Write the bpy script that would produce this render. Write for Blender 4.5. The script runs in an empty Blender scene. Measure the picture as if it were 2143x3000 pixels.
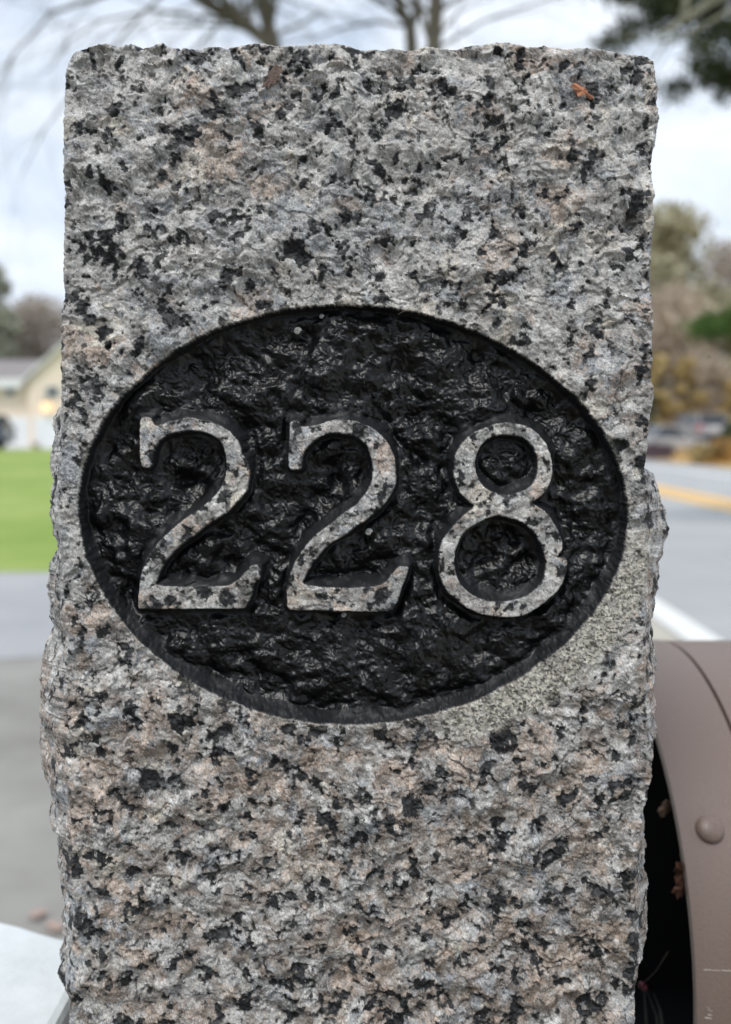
import bpy, math, random
import numpy as np
from mathutils import Vector

# ---------------------------------------------------------------- camera, sky, sun, exposure
scene = bpy.context.scene
C = scene.collection
F_PX, CX, CY, HZ = 2900.0, 1071.5, 1500.0, 1270.0
PITCH = math.atan((CY - HZ) / F_PX)
CAM_H = 1.15
DIST = 0.335
cp, sp = math.cos(PITCH), math.sin(PITCH)
cam_d = bpy.data.cameras.new('camera')
cam = bpy.data.objects.new('camera', cam_d); C.objects.link(cam)
cam.location = (0, 0, CAM_H)
cam.rotation_euler = (math.pi / 2 - PITCH, 0, 0)
cam_d.sensor_fit = 'VERTICAL'; cam_d.sensor_height = 36.0; cam_d.sensor_width = 36.0 * 2143 / 3000
cam_d.lens = F_PX / 3000.0 * 36.0
cam_d.clip_start = 0.01; cam_d.clip_end = 2000
cam_d.dof.use_dof = True; cam_d.dof.focus_distance = DIST; cam_d.dof.aperture_fstop = 8.6
scene.camera = cam

SUN_EL, SUN_AZ = math.radians(60), math.radians(203)   # behind and left of the camera, veiled by cloud
world = bpy.data.worlds.new('World'); scene.world = world
world.use_nodes = True
wn, wl = world.node_tree.nodes, world.node_tree.links
wn.clear()
w_out = wn.new('ShaderNodeOutputWorld'); w_bg = wn.new('ShaderNodeBackground')
w_sky = wn.new('ShaderNodeTexSky'); w_sky.sky_type = 'NISHITA'; w_sky.sun_disc = False
w_sky.sun_elevation = SUN_EL; w_sky.sun_rotation = SUN_AZ
w_bg.inputs['Strength'].default_value = 0.1
w_tc = wn.new('ShaderNodeTexCoord')
w_map = wn.new('ShaderNodeMapping'); w_map.inputs['Scale'].default_value = (1.6, 1.6, 4.0)
w_map.inputs['Rotation'].default_value = (0.1, 0.25, 0.4)
w_n = wn.new('ShaderNodeTexNoise'); w_n.inputs['Scale'].default_value = 3.2
w_n.inputs['Detail'].default_value = 7; w_n.inputs['Roughness'].default_value = 0.55; w_n.inputs['Distortion'].default_value = 0.6
w_r = wn.new('ShaderNodeValToRGB')
w_r.color_ramp.elements[0].position = 0.34; w_r.color_ramp.elements[0].color = (5.3, 6.2, 7.5, 1)
w_r.color_ramp.elements[1].position = 0.66; w_r.color_ramp.elements[1].color = (8.3, 8.8, 9.5, 1)
w_mix = wn.new('ShaderNodeMix'); w_mix.data_type = 'RGBA'; w_mix.inputs[0].default_value = 0.92
wl.new(w_tc.outputs['Generated'], w_map.inputs['Vector']); wl.new(w_map.outputs['Vector'], w_n.inputs['Vector'])
wl.new(w_n.outputs['Fac'], w_r.inputs['Fac'])
wl.new(w_sky.outputs['Color'], w_mix.inputs[6]); wl.new(w_r.outputs['Color'], w_mix.inputs[7])
wl.new(w_mix.outputs[2], w_bg.inputs['Color']); wl.new(w_bg.outputs['Background'], w_out.inputs['Surface'])

sun_d = bpy.data.lights.new('sun', 'SUN'); sun_d.energy = 1.5; sun_d.angle = math.radians(14); sun_d.color = (1.0, 0.96, 0.9)
sun = bpy.data.objects.new('sun', sun_d); C.objects.link(sun)
to_sun = Vector((math.sin(SUN_AZ) * math.cos(SUN_EL), math.cos(SUN_AZ) * math.cos(SUN_EL), math.sin(SUN_EL)))
sun.rotation_euler = to_sun.to_track_quat('Z', 'Y').to_euler()

scene.view_settings.view_transform = 'Standard'; scene.view_settings.look = 'None'
scene.view_settings.exposure = 0.38; scene.view_settings.gamma = 1.0
scene.view_settings.use_curve_mapping = False
scene.render.engine = 'CYCLES'
scene.cycles.use_denoising = True
scene.cycles.max_bounces = 6

# ---------------------------------------------------------------- helpers
rng = np.random.default_rng(228)
random.seed(228)

def lin(c):
    c = np.asarray(c, float) / 255.0
    return np.where(c <= 0.04045, c / 12.92, ((c + 0.055) / 1.055) ** 2.4)

def at(px, py, Y):
    """the place at depth Y in the direction the photograph shows at (px, py)"""
    x = (px - CX) / F_PX; u = (CY - py) / F_PX
    d = np.array([x, cp + u * sp, -sp + u * cp]); d = d * (Y / d[1])
    return Vector((d[0], d[1], d[2] + CAM_H))

def mesh_np(name, V, faces, mat=None, parent=None, smooth=False, attrs=None):
    """faces: (n,4) or (n,3) int array"""
    me = bpy.data.meshes.new(name)
    V = np.ascontiguousarray(V, np.float32); faces = np.ascontiguousarray(faces, np.int32)
    n, k = faces.shape
    me.vertices.add(len(V)); me.vertices.foreach_set('co', V.ravel())
    me.loops.add(n * k); me.loops.foreach_set('vertex_index', faces.ravel())
    me.polygons.add(n); me.polygons.foreach_set('loop_start', np.arange(0, n * k, k, dtype=np.int32))
    me.polygons.foreach_set('loop_total', np.full(n, k, np.int32))
    me.polygons.foreach_set('use_smooth', np.full(n, smooth, bool))
    me.update(calc_edges=True)
    for an, (ty, data) in (attrs or {}).items():
        a = me.attributes.new(an, ty, 'POINT')
        if ty == 'FLOAT_COLOR':
            col = np.ones((len(V), 4), np.float32); col[:, :3] = data; a.data.foreach_set('color', col.ravel())
        else:
            a.data.foreach_set('value', np.ascontiguousarray(data, np.float32))
    if mat: me.materials.append(mat)
    o = bpy.data.objects.new(name, me); C.objects.link(o)
    if parent: o.parent = parent
    return o

class MB:
    """collects shapes, then links them as ONE mesh object"""
    def __init__(self): self.v = []; self.f = []
    def add(self, vs, fs):
        b = len(self.v); self.v += [tuple(v) for v in vs]; self.f += [tuple(i + b for i in f) for f in fs]; return self
    def box(self, x0, x1, y0, y1, z0, z1):
        return self.add([(x0,y0,z0),(x1,y0,z0),(x1,y1,z0),(x0,y1,z0),(x0,y0,z1),(x1,y0,z1),(x1,y1,z1),(x0,y1,z1)],
                        [(0,3,2,1),(4,5,6,7),(0,1,5,4),(1,2,6,5),(2,3,7,6),(3,0,4,7)])
    def tube(self, pts, rads, n=6, cap=True):
        pts = [Vector(p) for p in pts]; vs = []; fs = []
        for i, p in enumerate(pts):
            t = (pts[min(i + 1, len(pts) - 1)] - pts[max(i - 1, 0)]).normalized()
            a = t.cross(Vector((0.13, 0.31, 0.94)))
            if a.length < 1e-4: a = t.cross(Vector((1, 0, 0)))
            a.normalize(); b = t.cross(a)
            for k in range(n):
                an = 2 * math.pi * k / n
                vs.append(p + (a * math.cos(an) + b * math.sin(an)) * rads[i])
        for i in range(len(pts) - 1):
            for k in range(n):
                fs.append((i*n+k, i*n+(k+1) % n, (i+1)*n+(k+1) % n, (i+1)*n+k))
        if cap: fs += [tuple(range(n))[::-1], tuple((len(pts)-1)*n + k for k in range(n))]
        return self.add(vs, fs)
    def prism(self, poly, axis, a, b):
        """poly: 2D outline in the two other axes, extruded a..b along axis"""
        n = len(poly); vs = []
        for t in (a, b):
            for (u, w) in poly:
                vs.append({'x': (t, u, w), 'y': (u, t, w), 'z': (u, w, t)}[axis])
        return self.add(vs, [tuple(range(n)), tuple(range(2*n-1, n-1, -1))] + [(i, i+n, (i+1) % n + n, (i+1) % n) for i in range(n)])
    def build(self, name, mat=None, parent=None, smooth=False, bevel=0.0):
        me = bpy.data.meshes.new(name); me.from_pydata(self.v, [], self.f); me.update()
        if smooth: me.polygons.foreach_set('use_smooth', [True] * len(me.polygons))
        if mat: me.materials.append(mat)
        o = bpy.data.objects.new(name, me); C.objects.link(o)
        if parent: o.parent = parent
        if bevel:
            m = o.modifiers.new('bevel', 'BEVEL'); m.width = bevel; m.segments = 2; m.limit_method = 'ANGLE'
        return o

def tag(o, label=None, cat=None, group=None, kind=None):
    for k, v in (('label', label), ('category', cat), ('group', group), ('kind', kind)):
        if v: o[k] = v
    return o

def empty(name, loc=(0, 0, 0), rz=0.0):
    o = bpy.data.objects.new(name, None); C.objects.link(o); o.location = loc; o.rotation_euler = (0, 0, rz)
    o.empty_display_size = 0.05
    return o

def mat(name, col, rough=0.6, var=0.0, scale=20.0, bump=0.0, spec=0.5, metal=0.0, col2=None, detail=5, emit=None, contrast=(0.3, 0.7), coat=0.0):
    m = bpy.data.materials.new(name); m.use_nodes = True
    nt = m.node_tree; b = nt.nodes['Principled BSDF']
    b.inputs['Base Color'].default_value = (*col, 1); b.inputs['Roughness'].default_value = rough
    b.inputs['Specular IOR Level'].default_value = spec; b.inputs['Metallic'].default_value = metal
    b.inputs['Coat Weight'].default_value = coat
    if emit:
        b.inputs['Emission Color'].default_value = (*emit[0], 1); b.inputs['Emission Strength'].default_value = emit[1]
    if var or col2 or bump:
        tc = nt.nodes.new('ShaderNodeTexCoord'); n = nt.nodes.new('ShaderNodeTexNoise')
        n.inputs['Scale'].default_value = scale; n.inputs['Detail'].default_value = detail; n.inputs['Roughness'].default_value = 0.6
        nt.links.new(tc.outputs['Object'], n.inputs['Vector'])
        r = nt.nodes.new('ShaderNodeValToRGB')
        c2 = col2 if col2 else tuple(min(1, c * (1 + var)) for c in col)
        c1 = col if col2 else tuple(c * (1 - var) for c in col)
        r.color_ramp.elements[0].position, r.color_ramp.elements[1].position = contrast
        r.color_ramp.elements[0].color = (*c1, 1); r.color_ramp.elements[1].color = (*c2, 1)
        nt.links.new(n.outputs['Fac'], r.inputs['Fac']); nt.links.new(r.outputs['Color'], b.inputs['Base Color'])
        if bump:
            bp = nt.nodes.new('ShaderNodeBump'); bp.inputs['Strength'].default_value = 1.0; bp.inputs['Distance'].default_value = bump
            nt.links.new(n.outputs['Fac'], bp.inputs['Height']); nt.links.new(bp.outputs['Normal'], b.inputs['Normal'])
    return m

# ---------------------------------------------------------------- ground, road, drive, lawn
def sheet(name, pts, z, m, nx=1):
    return tag(MB().add([(x, y, z if len(p) < 3 else p[2]) for p in pts for x, y in [p[:2]]], [tuple(range(len(pts)))]).build(name, m), kind='structure')

M_ground = mat('ground_soil', (0.13, 0.10, 0.06), 0.9, col2=(0.22, 0.17, 0.09), scale=1.5, bump=0.02)
M_asphalt = mat('worn_asphalt', (0.35, 0.36, 0.36), 0.85, col2=(0.45, 0.455, 0.455), scale=0.9, bump=0.004, detail=12)
M_drive = mat('drive_asphalt', (0.32, 0.325, 0.34), 0.85, col2=(0.45, 0.45, 0.455), scale=0.8, bump=0.004, detail=9, contrast=(0.3, 0.7))
M_shoulder = mat('pale_shoulder', (0.44, 0.41, 0.34), 0.9, col2=(0.54, 0.51, 0.44), scale=3)
M_white_paint = mat('road_white_paint', (0.74, 0.74, 0.71), 0.6, col2=(0.84, 0.84, 0.8), scale=6)
M_yellow_paint = mat('road_yellow_paint', (0.80, 0.47, 0.13), 0.6, col2=(0.86, 0.54, 0.18), scale=6)
M_lawn = mat('lawn_turf', (0.16, 0.27, 0.02), 0.9, col2=(0.34, 0.41, 0.11), scale=0.45, detail=8)
M_leaf_litter = mat('leaf_litter', (0.22, 0.13, 0.05), 0.9, col2=(0.62, 0.38, 0.12), scale=1.1, detail=10, contrast=(0.38, 0.6))

sheet('ground', [(-900, -300), (900, -300), (900, 1200), (-900, 1200)], -0.02, M_ground)
RD = math.radians(1.86)
def rp(lat, t, z):
    return (lat * math.cos(RD) + t * math.sin(RD), -lat * math.sin(RD) + t * math.cos(RD), z)
def road_strip(name, l0, l1, t0, t1, z, m, parent=None, kind='structure'):
    mb = MB(); n = 12
    ts = np.linspace(t0, t1, n + 1)
    mb.add([rp(l, t, z) for t in ts for l in (l0, l1)], [(2*i, 2*i+1, 2*i+3, 2*i+2) for i in range(n)])
    o = mb.build(name, m, parent)
    if kind: o['kind'] = kind
    return o
road = road_strip('road', 0.75, 10.9, -40, 400, 0.0, M_asphalt)
road_strip('road_shoulder', 0.75, 1.58, -40, 400, 0.004, M_shoulder)
road_strip('white_line', 1.60, 1.80, -40, 400, 0.008, M_white_paint)
road_strip('yellow_line', 4.90, 5.27, -40, 400, 0.004, M_yellow_paint)
road_strip('yellow_line', 5.42, 5.82, -40, 400, 0.004, M_yellow_paint)
road_strip('white_line', 8.7, 8.95, -40, 400, 0.004, M_white_paint)
M_drive_dark = mat('dark_drive_asphalt', (0.20, 0.19, 0.17), 0.85, col2=(0.36, 0.35, 0.32), scale=1.3, bump=0.004, detail=9)  # near part of the drive, darker and browner than the far part
sheet('driveway', [(-14, 2.0), (0.68, 5.6), (0.86, 8.15), (-14, 8.1)], 0.004, M_drive)
sheet('dark_driveway', [(-14, 1.0), (0.6, 1.0), (0.86, 8.05), (-14, 8.0)], 0.0, M_drive_dark)
sheet('low_bounce_ground', [(-4, -4), (0.7, -4), (0.7, 0.97), (-4, 0.97)], 0.0, mat('low_bounce_soil', (0.035, 0.028, 0.02), 0.95, col2=(0.09, 0.07, 0.05), scale=30, bump=.01))  # unseen ground made dark to cut light bounced onto post and mailbox
# lawn rises gently towards the house
xs = np.linspace(-60, 0.7, 24); ys = np.linspace(8.12, 49, 40)
V = []; Fq = []
for j, y in enumerate(ys):
    for i, x in enumerate(xs):
        t = (y - 8.12) / 41
        V.append((x, y, 0.006 + 0.38 * t + (0.03 * math.sin(x * 0.7 + y * 0.4) * math.sin(math.pi * min(1, t * 1.02)))))
for j in range(39):
    for i in range(23):
        a = j * 24 + i; Fq.append((a, a + 1, a + 25, a + 24))
tag(mesh_np('lawn', np.array(V), np.array(Fq), M_lawn, smooth=True), kind='structure')
M_path = mat('pale_path', (0.62, 0.58, 0.52), 0.9, var=0.1, scale=2)
sheet('front_path', [(-60, 49, 0.39), (-4, 49, 0.39), (-4, 53.2, 0.42), (-60, 53.2, 0.42)], 0.4, M_path)
# leaf covered bank beyond the road
V = []; Fq = []
ls = np.linspace(10.95, 90, 40); tt = np.linspace(-20, 160, 60)
for t in tt:
    for l in ls:
        k = l - 10.95
        V.append(rp(l, t, 0.006 + 0.75 * (1 - math.exp(-k / 7)) * (0.5 + 0.5 * math.tanh((t - 20) / 15)) + 0.05 * math.sin(t * 0.9 + l)*min(1, k)))
for j in range(59):
    for i in range(39):
        a = j * 40 + i; Fq.append((a, a + 1, a + 41, a + 40))
tag(mesh_np('leafy_bank', np.array(V), np.array(Fq), M_leaf_litter, smooth=True), kind='structure')

# ---------------------------------------------------------------- trees and shrubs
M_bark = mat('grey_bark', (0.10, 0.09, 0.062), 0.9, var=0.35, scale=9, bump=0.01)
M_bark_olive = mat('olive_bark', (0.24, 0.24, 0.17), 0.9, var=0.25, scale=9, bump=0.01)
M_bark_dark = mat('dark_bark', (0.07, 0.06, 0.045), 0.9, var=0.3, scale=5)
def leafmat(name, a, b, sc=0.6):
    m = mat(name, a, 0.7, col2=b, scale=sc, detail=3, spec=0.2)
    return m
M_pine = leafmat('pine_needles', (0.030, 0.042, 0.020), (0.075, 0.095, 0.04), 2.0)
M_pine_green = leafmat('green_pine_needles', (0.05, 0.10, 0.02), (0.11, 0.19, 0.05), 1.5)  # brighter, greener needles for the second pine
M_yellow = leafmat('yellow_leaves', (0.40, 0.30, 0.12), (0.57, 0.46, 0.24))
M_olive = leafmat('olive_leaves', (0.36, 0.34, 0.22), (0.54, 0.51, 0.36))
M_tan = leafmat('tan_leaves', (0.40, 0.33, 0.25), (0.58, 0.49, 0.40))
M_grey_twig = leafmat('greybrown_twigs', (0.40, 0.35, 0.30), (0.56, 0.50, 0.44))
M_green_dk = leafmat('evergreen_leaves', (0.05, 0.075, 0.035), (0.12, 0.15, 0.08))
M_grey_green = leafmat('greygreen_leaves', (0.22, 0.23, 0.17), (0.36, 0.37, 0.28))

def leaf_cloud(name, centers, radii, n, size, m, parent=None, elong=1.0, seed=0, kind=None):
    """n small quads scattered through soft blobs; centers (k,3) radii (k,3)"""
    r = np.random.default_rng(seed)
    centers = np.asarray(centers, float); radii = np.asarray(radii, float)
    w = np.prod(radii, axis=1) ** 0.8; idx = r.choice(len(centers), n, p=w / w.sum())
    d = r.normal(size=(n, 3)); d /= np.linalg.norm(d, axis=1, keepdims=True)
    rad = r.random((n, 1)) ** 0.45
    p = centers[idx] + d * rad * radii[idx]
    a = r.normal(size=(n, 3)); a /= np.linalg.norm(a, axis=1, keepdims=True)
    b = np.cross(a, r.normal(size=(n, 3))); b /= np.linalg.norm(b, axis=1, keepdims=True)
    s = size * (0.6 + 0.8 * r.random((n, 1)))
    V = np.stack([p - a*s*elong, p + b*s*0.5, p + a*s*elong, p - b*s*0.5], 1).reshape(-1, 3)
    o = mesh_np(name, V, np.arange(4 * n).reshape(n, 4), m, parent)
    if kind: o['kind'] = kind
    return o

def grow(mb, p, d, L, r, depth, rnd, droop=0.0, n=5, tips=None, spread=0.6, kids=3):
    """a crooked limb that forks; collects into one mesh"""
    pts = [p.copy()]; rads = [r]; seg = 4
    for i in range(seg):
        d = (d + Vector((rnd.gauss(0, .16), rnd.gauss(0, .16), rnd.gauss(0, .13) - droop))).normalized()
        p = p + d * (L / seg); pts.append(p.copy()); rads.append(r * (1 - 0.6 * (i + 1) / seg))
    mb.tube(pts, rads, n, cap=False)
    if tips is not None: tips.append(pts[-1])
    if depth <= 0: return
    for k in range(kids):
        i = rnd.choice([2, 3, 4, 4])
        nd = (d + Vector((rnd.gauss(0, spread), rnd.gauss(0, spread), rnd.gauss(0.1, spread * .8)))).normalized()
        grow(mb, pts[i], nd, L * rnd.uniform(.55, .8), rads[i] * 0.62, depth - 1, rnd, droop * 1.3, max(3, n - 1), tips, spread, kids)

def bare_tree(name, base, limbs, label, depth=3, m=M_bark, twig_droop=0.02, seed=1, twigs=True, kids=3, group=None):
    """limbs: list of (points, radii); the first is the trunk"""
    rnd = random.Random(seed)
    root = empty(name, base); off = Vector(base)
    tag(root, label, 'tree', group)
    limbs = [(p_, [r_k * 1.06 for r_k in q_]) for p_, q_ in limbs]
    mb = MB(); pts, rads = limbs[0]; mb.tube([Vector(p) - off for p in pts], rads, 10); mb.build('trunk', m, root, smooth=True)
    cr = MB()
    for i, (pts, rads) in enumerate(limbs):
        pp = [Vector(p) - off for p in pts]
        if i:
            mb = MB(); mb.tube(pp, rads, 8); mb.build('branch', m, root, smooth=True)
        if twigs:
            for k in range(1, len(pp)):
                if k < len(pp) * 0.4 and i == 0: continue
                for q in range(kids):
                    d0 = (pp[k] - pp[k-1]).normalized()
                    d = (d0 * .8 + Vector((rnd.gauss(0, .7), rnd.gauss(0, .7), rnd.gauss(.1, .4)))).normalized()
                    grow(cr, pp[k], d, rnd.uniform(.7, 1.5), rads[k] * .4, depth, rnd, twig_droop, 4, None, .55, 3)
    if cr.v: cr.build('crown', m, root)
    return root

D9 = 9.0
def P(px, py, Y=D9): return at(px, py, Y)
g = lambda px, Y=D9: Vector((at(px, HZ, Y).x, Y, 0.0))
bare_tree('bare_tree', g(880), [
    ([g(880), P(870, 900), P(850, 500), P(835, 260), P(800, 120), P(775, 20), P(762, -60), P(745, -400), P(760, -800)], [.16, .13, .12, .075, .055, .05, .045, .035, .02]),
    ([P(835, 260), P(790, 130), P(735, 85), P(660, 40), P(590, 0), P(520, -60), P(420, -240)], [.06, .05, .048, .05, .045, .035, .02]),
    ([P(735, 85), P(690, 30), P(640, -10), P(560, -100), P(540, -300)], [.03, .026, .026, .02, .012]),
    ([P(700, 62), P(600, 50), P(450, 30), P(300, 60), P(200, 120), P(150, 200)], [.02, .014, .011, .009, .006, .004]),
    ([P(520, -60), P(330, -20), P(150, 40), P(40, 160), P(-30, 300)], [.02, .014, .011, .008, .005]),
    ([P(520, -60), P(400, 60), P(230, 250), P(130, 380), P(60, 520)], [.014, .01, .008, .006, .003]),
], 'bare grey tree behind the post whose forked limb leans left over the sky', seed=3, twig_droop=.05)
bare_tree('bare_tree', g(1215), [
    ([g(1215), P(1215, 900), P(1212, 400), P(1208, 160), P(1203, 80), P(1180, 35), P(1160, -20), P(1120, -200), P(1100, -500)], [.12, .11, .09, .055, .05, .04, .034, .028, .02]),
    ([P(1203, 85), P(1222, 30), P(1218, -20), P(1240, -150), P(1250, -500)], [.04, .032, .03, .024, .015]),
], 'slim bare tree with a Y shaped fork above the middle of the post', seed=5)
bare_tree('bare_tree', g(1262), [
    ([g(1262, 8.5), P(1262, 900, 8.5), P(1264, 400, 8.5), P(1270, 150, 8.5), P(1276, 40, 8.5), P(1282, -60, 8.5), P(1290, -500, 8.5)], [.14, .12, .09, .062, .06, .057, .04]),
    ([P(1278, 0, 8.5), P(1330, -60, 8.5), P(1420, -180, 8.5)], [.03, .025, .012]),
    ([P(1270, 150, 8.5), P(1420, 60, 8.5), P(1600, 0, 8.5), P(1750, -40, 8.5)], [.014, .009, .007, .004]),
], 'thick straight bare trunk rising right of the Y forked tree', seed=8, kids=2)

def pine_tuft_cloud(name, tips, m, parent, per=110, L=.10, spread=.16, seed=0):
    r = np.random.default_rng(seed); tips = np.asarray([tuple(t) for t in tips]); n = per * len(tips)
    c = np.repeat(tips, per, 0) + r.normal(size=(n, 3)) * spread * np.array([1, 1, .55])
    d = r.normal(size=(n, 3)) + np.array([0, 0, .3]); d /= np.linalg.norm(d, axis=1, keepdims=True)
    b = np.cross(d, r.normal(size=(n, 3))); b /= np.linalg.norm(b, axis=1, keepdims=True)
    w = L * .13
    V = np.stack([c - b*w, c + b*w, c + d*L], 1).reshape(-1, 3)
    return mesh_np(name, V, np.arange(3*n).reshape(n, 3), m, parent)

def pine_tree(base, trunk_top, boughs, label, m, seed, per=110, L=.1, spread=.16, tuft_step=.13):
    rnd = random.Random(seed); root = empty('pine_tree', base); off = Vector(base); tag(root, label, 'tree')
    mb = MB(); top = Vector(trunk_top) - off
    mb.tube([Vector((0, 0, 0)), top * .5, top], [.22, .16, .09], 10); mb.build('trunk', M_bark_dark, root, smooth=True)
    for bi, pts in enumerate(boughs):
        pp = [Vector(p) - off for p in pts]; mb = MB()
        nn = len(pp); mb.tube(pp, [max(.008, .035 * (1 - i / nn)) for i in range(nn)], 6)
        br = mb.build('bough', M_bark_dark, root)
        tips = []
        for i in range(nn - 1):
            seg = pp[i+1] - pp[i]; k = max(2, int(seg.length / tuft_step))
            for q in range(k):
                if i == 0 and q < k * .3: continue
                tips.append(pp[i] + seg * (q / k) + Vector((rnd.gauss(0, .12), rnd.gauss(0, .2), rnd.gauss(0, .08))))
        pine_tuft_cloud('needles', tips, m, br, per, L, spread, seed * 10 + bi)
    return root
Pp = lambda x, y: at(x, y, 11.0)
gp = Vector((at(2750, HZ, 11).x, 11, 0))
pine_tree(gp, (gp.x, 11, 9.5), [
    [Pp(2750, -250), Pp(2400, -140), Pp(2100, -60), Pp(1880, -20), Pp(1770, 0)],
    [Pp(2750, -80), Pp(2400, -30), Pp(2143, 10), Pp(1960, 50), Pp(1830, 80), Pp(1790, 100)],
    [Pp(2750, 60), Pp(2450, 70), Pp(2200, 80), Pp(2080, 100)],
    [Pp(2750, 100), Pp(2500, 110), Pp(2250, 150), Pp(2100, 180), Pp(2010, 195)],
    [Pp(2750, 200), Pp(2480, 190), Pp(2220, 225), Pp(2060, 245), Pp(1985, 245)],
    [Pp(2750, 230), Pp(2500, 230), Pp(2300, 240), Pp(2140, 255)],
], 'dark pine tree with hanging boughs in the top right corner', M_pine, 21, per=170, L=.12, spread=.11)
Pq = lambda x, y: at(x, y, 14.0)
gq = Vector((at(2900, HZ, 14).x, 14, 0))
pine_tree(gq, (gq.x, 14, 8), [
    [Pq(2900, 800), Pq(2600, 870), Pq(2300, 900), Pq(2143, 955), Pq(2060, 975), Pq(1995, 985)],
    [Pq(2900, 860), Pq(2600, 890), Pq(2300, 930), Pq(2180, 930), Pq(2110, 940)],
], 'pine tree reaching one bright green bough in above the yellow bushes', M_pine_green, 22, per=190, L=.11, spread=.13)

Pb = lambda x, y: at(x, y, 6.0)
gb = Vector((at(2900, HZ, 6.0).x, 6.0, 0))
bare_tree('bare_tree', gb, [
    ([gb, Pb(2890, 700), Pb(2840, 200), Pb(2750, -300), Pb(2700, -700)], [.14, .12, .1, .08, .05]),
    ([Pb(2800, -20), Pb(2500, -150), Pb(2250, -90), Pb(2100, -5), Pb(2041, 35), Pb(1997, 60), Pb(1954, 92), Pb(1925, 115)], [.05, .045, .035, .027, .024, .02, .012, .006]),
    ([Pb(1997, 58), Pb(2006, 25), Pb(2020, -20), Pb(2040, -120)], [.02, .019, .017, .01]),
    ([Pb(2500, -150), Pb(2300, -20), Pb(2143, 28), Pb(2060, 75), Pb(1973, 118), Pb(1902, 120)], [.02, .014, .011, .009, .008, .004]),
    ([Pb(2060, 75), Pb(1990, 110), Pb(1930, 128)], [.008, .006, .003]),
], 'pale olive barked limbs crossing in front of the dark pine, top right', m=M_bark_olive, seed=9, twigs=True, depth=2, kids=1)

def round_tree(name, px, Y, top_py, w_px, mt, label, n=2600, size=.3, seed=0, z0=0.0, low=.12, group=None, blobs=9, cat='tree', elong=1.0, squash=1.0, extra=None, bark=M_bark):
    r = np.random.default_rng(seed)
    x = at(px, HZ, Y).x; H = at(px, top_py, Y).z - z0; W = w_px / F_PX * Y / 2
    root = empty(name, (x, Y, z0)); tag(root, label, cat, group)
    th = H * .75; mb = MB(); rr = max(.04, H * .018)
    mb.tube([(0, 0, -.1), (.05*W, 0, th*.5), (0, 0, th)], [rr*1.3, rr, rr*.4], 7)
    rn = random.Random(seed)
    tr = mb.build('trunk', bark, root)
    mb = MB()
    for k in range(7):
        z = H * rn.uniform(max(.15, low), .6); an = rn.uniform(0, 6.28)
        grow(mb, Vector((0, 0, z)), Vector((math.cos(an), math.sin(an), .8)).normalized(), W * .9, rr * .5, 2, rn, 0, 4)
    mb.build('branches', bark, root)
    cs, rs = [], []
    for k in range(blobs):
        t = (k + .5) / blobs; z = H * (low + (1 - low) * t * .94)
        ww = W * math.sqrt(max(.05, 1 - (2 * (low + (1 - low) * t) - 1) ** 2)) * (1.0 if squash == 1 else squash)
        q = r.uniform(.35, .62) * W
        cs.append((r.uniform(-1, 1) * max(.01, ww - q * .6), r.uniform(-1, 1) * max(.01, ww - q * .6), min(z, H - q * .7))); rs.append((q, q, q * .75))
    leaf_cloud('crown', cs, rs, n, size, mt, root, elong, seed + 5)
    return root
# right side, beyond the road
round_tree('oak_tree', 1930, 72, 590, 400, M_olive, 'tall thin crowned olive grey tree just right of the post', 9500, .25, 31, .7, .25, blobs=26)
round_tree('oak_tree', 2120, 78, 700, 300, M_grey_twig, 'pale grey twiggy tree behind and right of the olive one', 8000, .20, 32, .7, .2, blobs=26)
round_tree('oak_tree', 2160, 70, 830, 330, M_olive, 'lower olive leaved tree at the right edge of the picture', 7000, .18, 33, .7, .05, blobs=22)
round_tree('oak_tree', 1985, 68, 820, 330, M_tan, 'brown leaved tree between post and green bough', 8000, .18, 34, .7, .05, blobs=22)
round_tree('maple_tree', 1930, 62, 1030, 90, M_yellow, 'small yellow leaved tree touching the edge of the post', 2400, .14, 35, .6, .05)
round_tree('maple_tree', 2012, 63, 1035, 100, M_yellow, 'orange yellow tree standing behind the grey off-road car', 3000, .14, 36, .6, .05)
round_tree('maple_tree', 2150, 62, 1110, 90, M_yellow, 'yellow bush like tree cut by the right edge', 2200, .13, 37, .6, .05)
round_tree('bare_thicket', 2085, 64, 1050, 130, M_tan, 'pale tan thicket right of the orange yellow tree', 3600, .15, 38, .6, .02, cat='thicket')
round_tree('evergreen_bush', 1912, 60, 1150, 50, M_green_dk, 'dark green bush low against the edge of the post', 1300, .12, 39, .35, .0, cat='bush')
round_tree('evergreen_bush', 2140, 44, 1235, 60, M_green_dk, 'dark green bush at the right edge above fallen leaves', 1200, .10, 40, .4, .0, cat='bush')
round_tree('yellow_shrub', 2056, 37, 1302, 100, M_yellow, 'low golden shrub in front of the parked cars', 1700, .07, 41, .15, .0, cat='shrub')
round_tree('yellow_shrub', 2120, 36, 1285, 90, M_leaf_litter, 'low russet shrub right of the golden one', 1500, .07, 42, .15, .0, cat='shrub')
# left side, behind the house
round_tree('evergreen_tree', -50, 66, 755, 300, M_grey_green, 'tall dark grey green tree at the left edge behind the house', 9000, .26, 51, .4, .05, blobs=24)
round_tree('oak_tree', 120, 72, 862, 330, M_grey_twig, 'grey brown leafless wood tree behind the cream house', 9500, .20, 52, .4, .05, blobs=26)
round_tree('oak_tree', 330, 76, 850, 330, M_tan, 'grey brown tree hidden behind the post beside the house', 6000, .24, 53, .4, .05, blobs=18)
# the far wood that closes the view
r_ = np.random.default_rng(7); cs = []; rs = []
for k in range(230):
    x = -95 + k * .95 + r_.normal(); cs.append((x, 100 + r_.uniform(-4, 8), r_.uniform(1.5, 7.5))); rs.append((3.6, 3, 3.2))
tag(leaf_cloud('far_wood', cs, rs, 34000, .55, M_grey_twig, None, 1.0, 77), 'hazy line of bare woodland closing the view behind the trees', 'woodland', kind='stuff')

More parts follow.
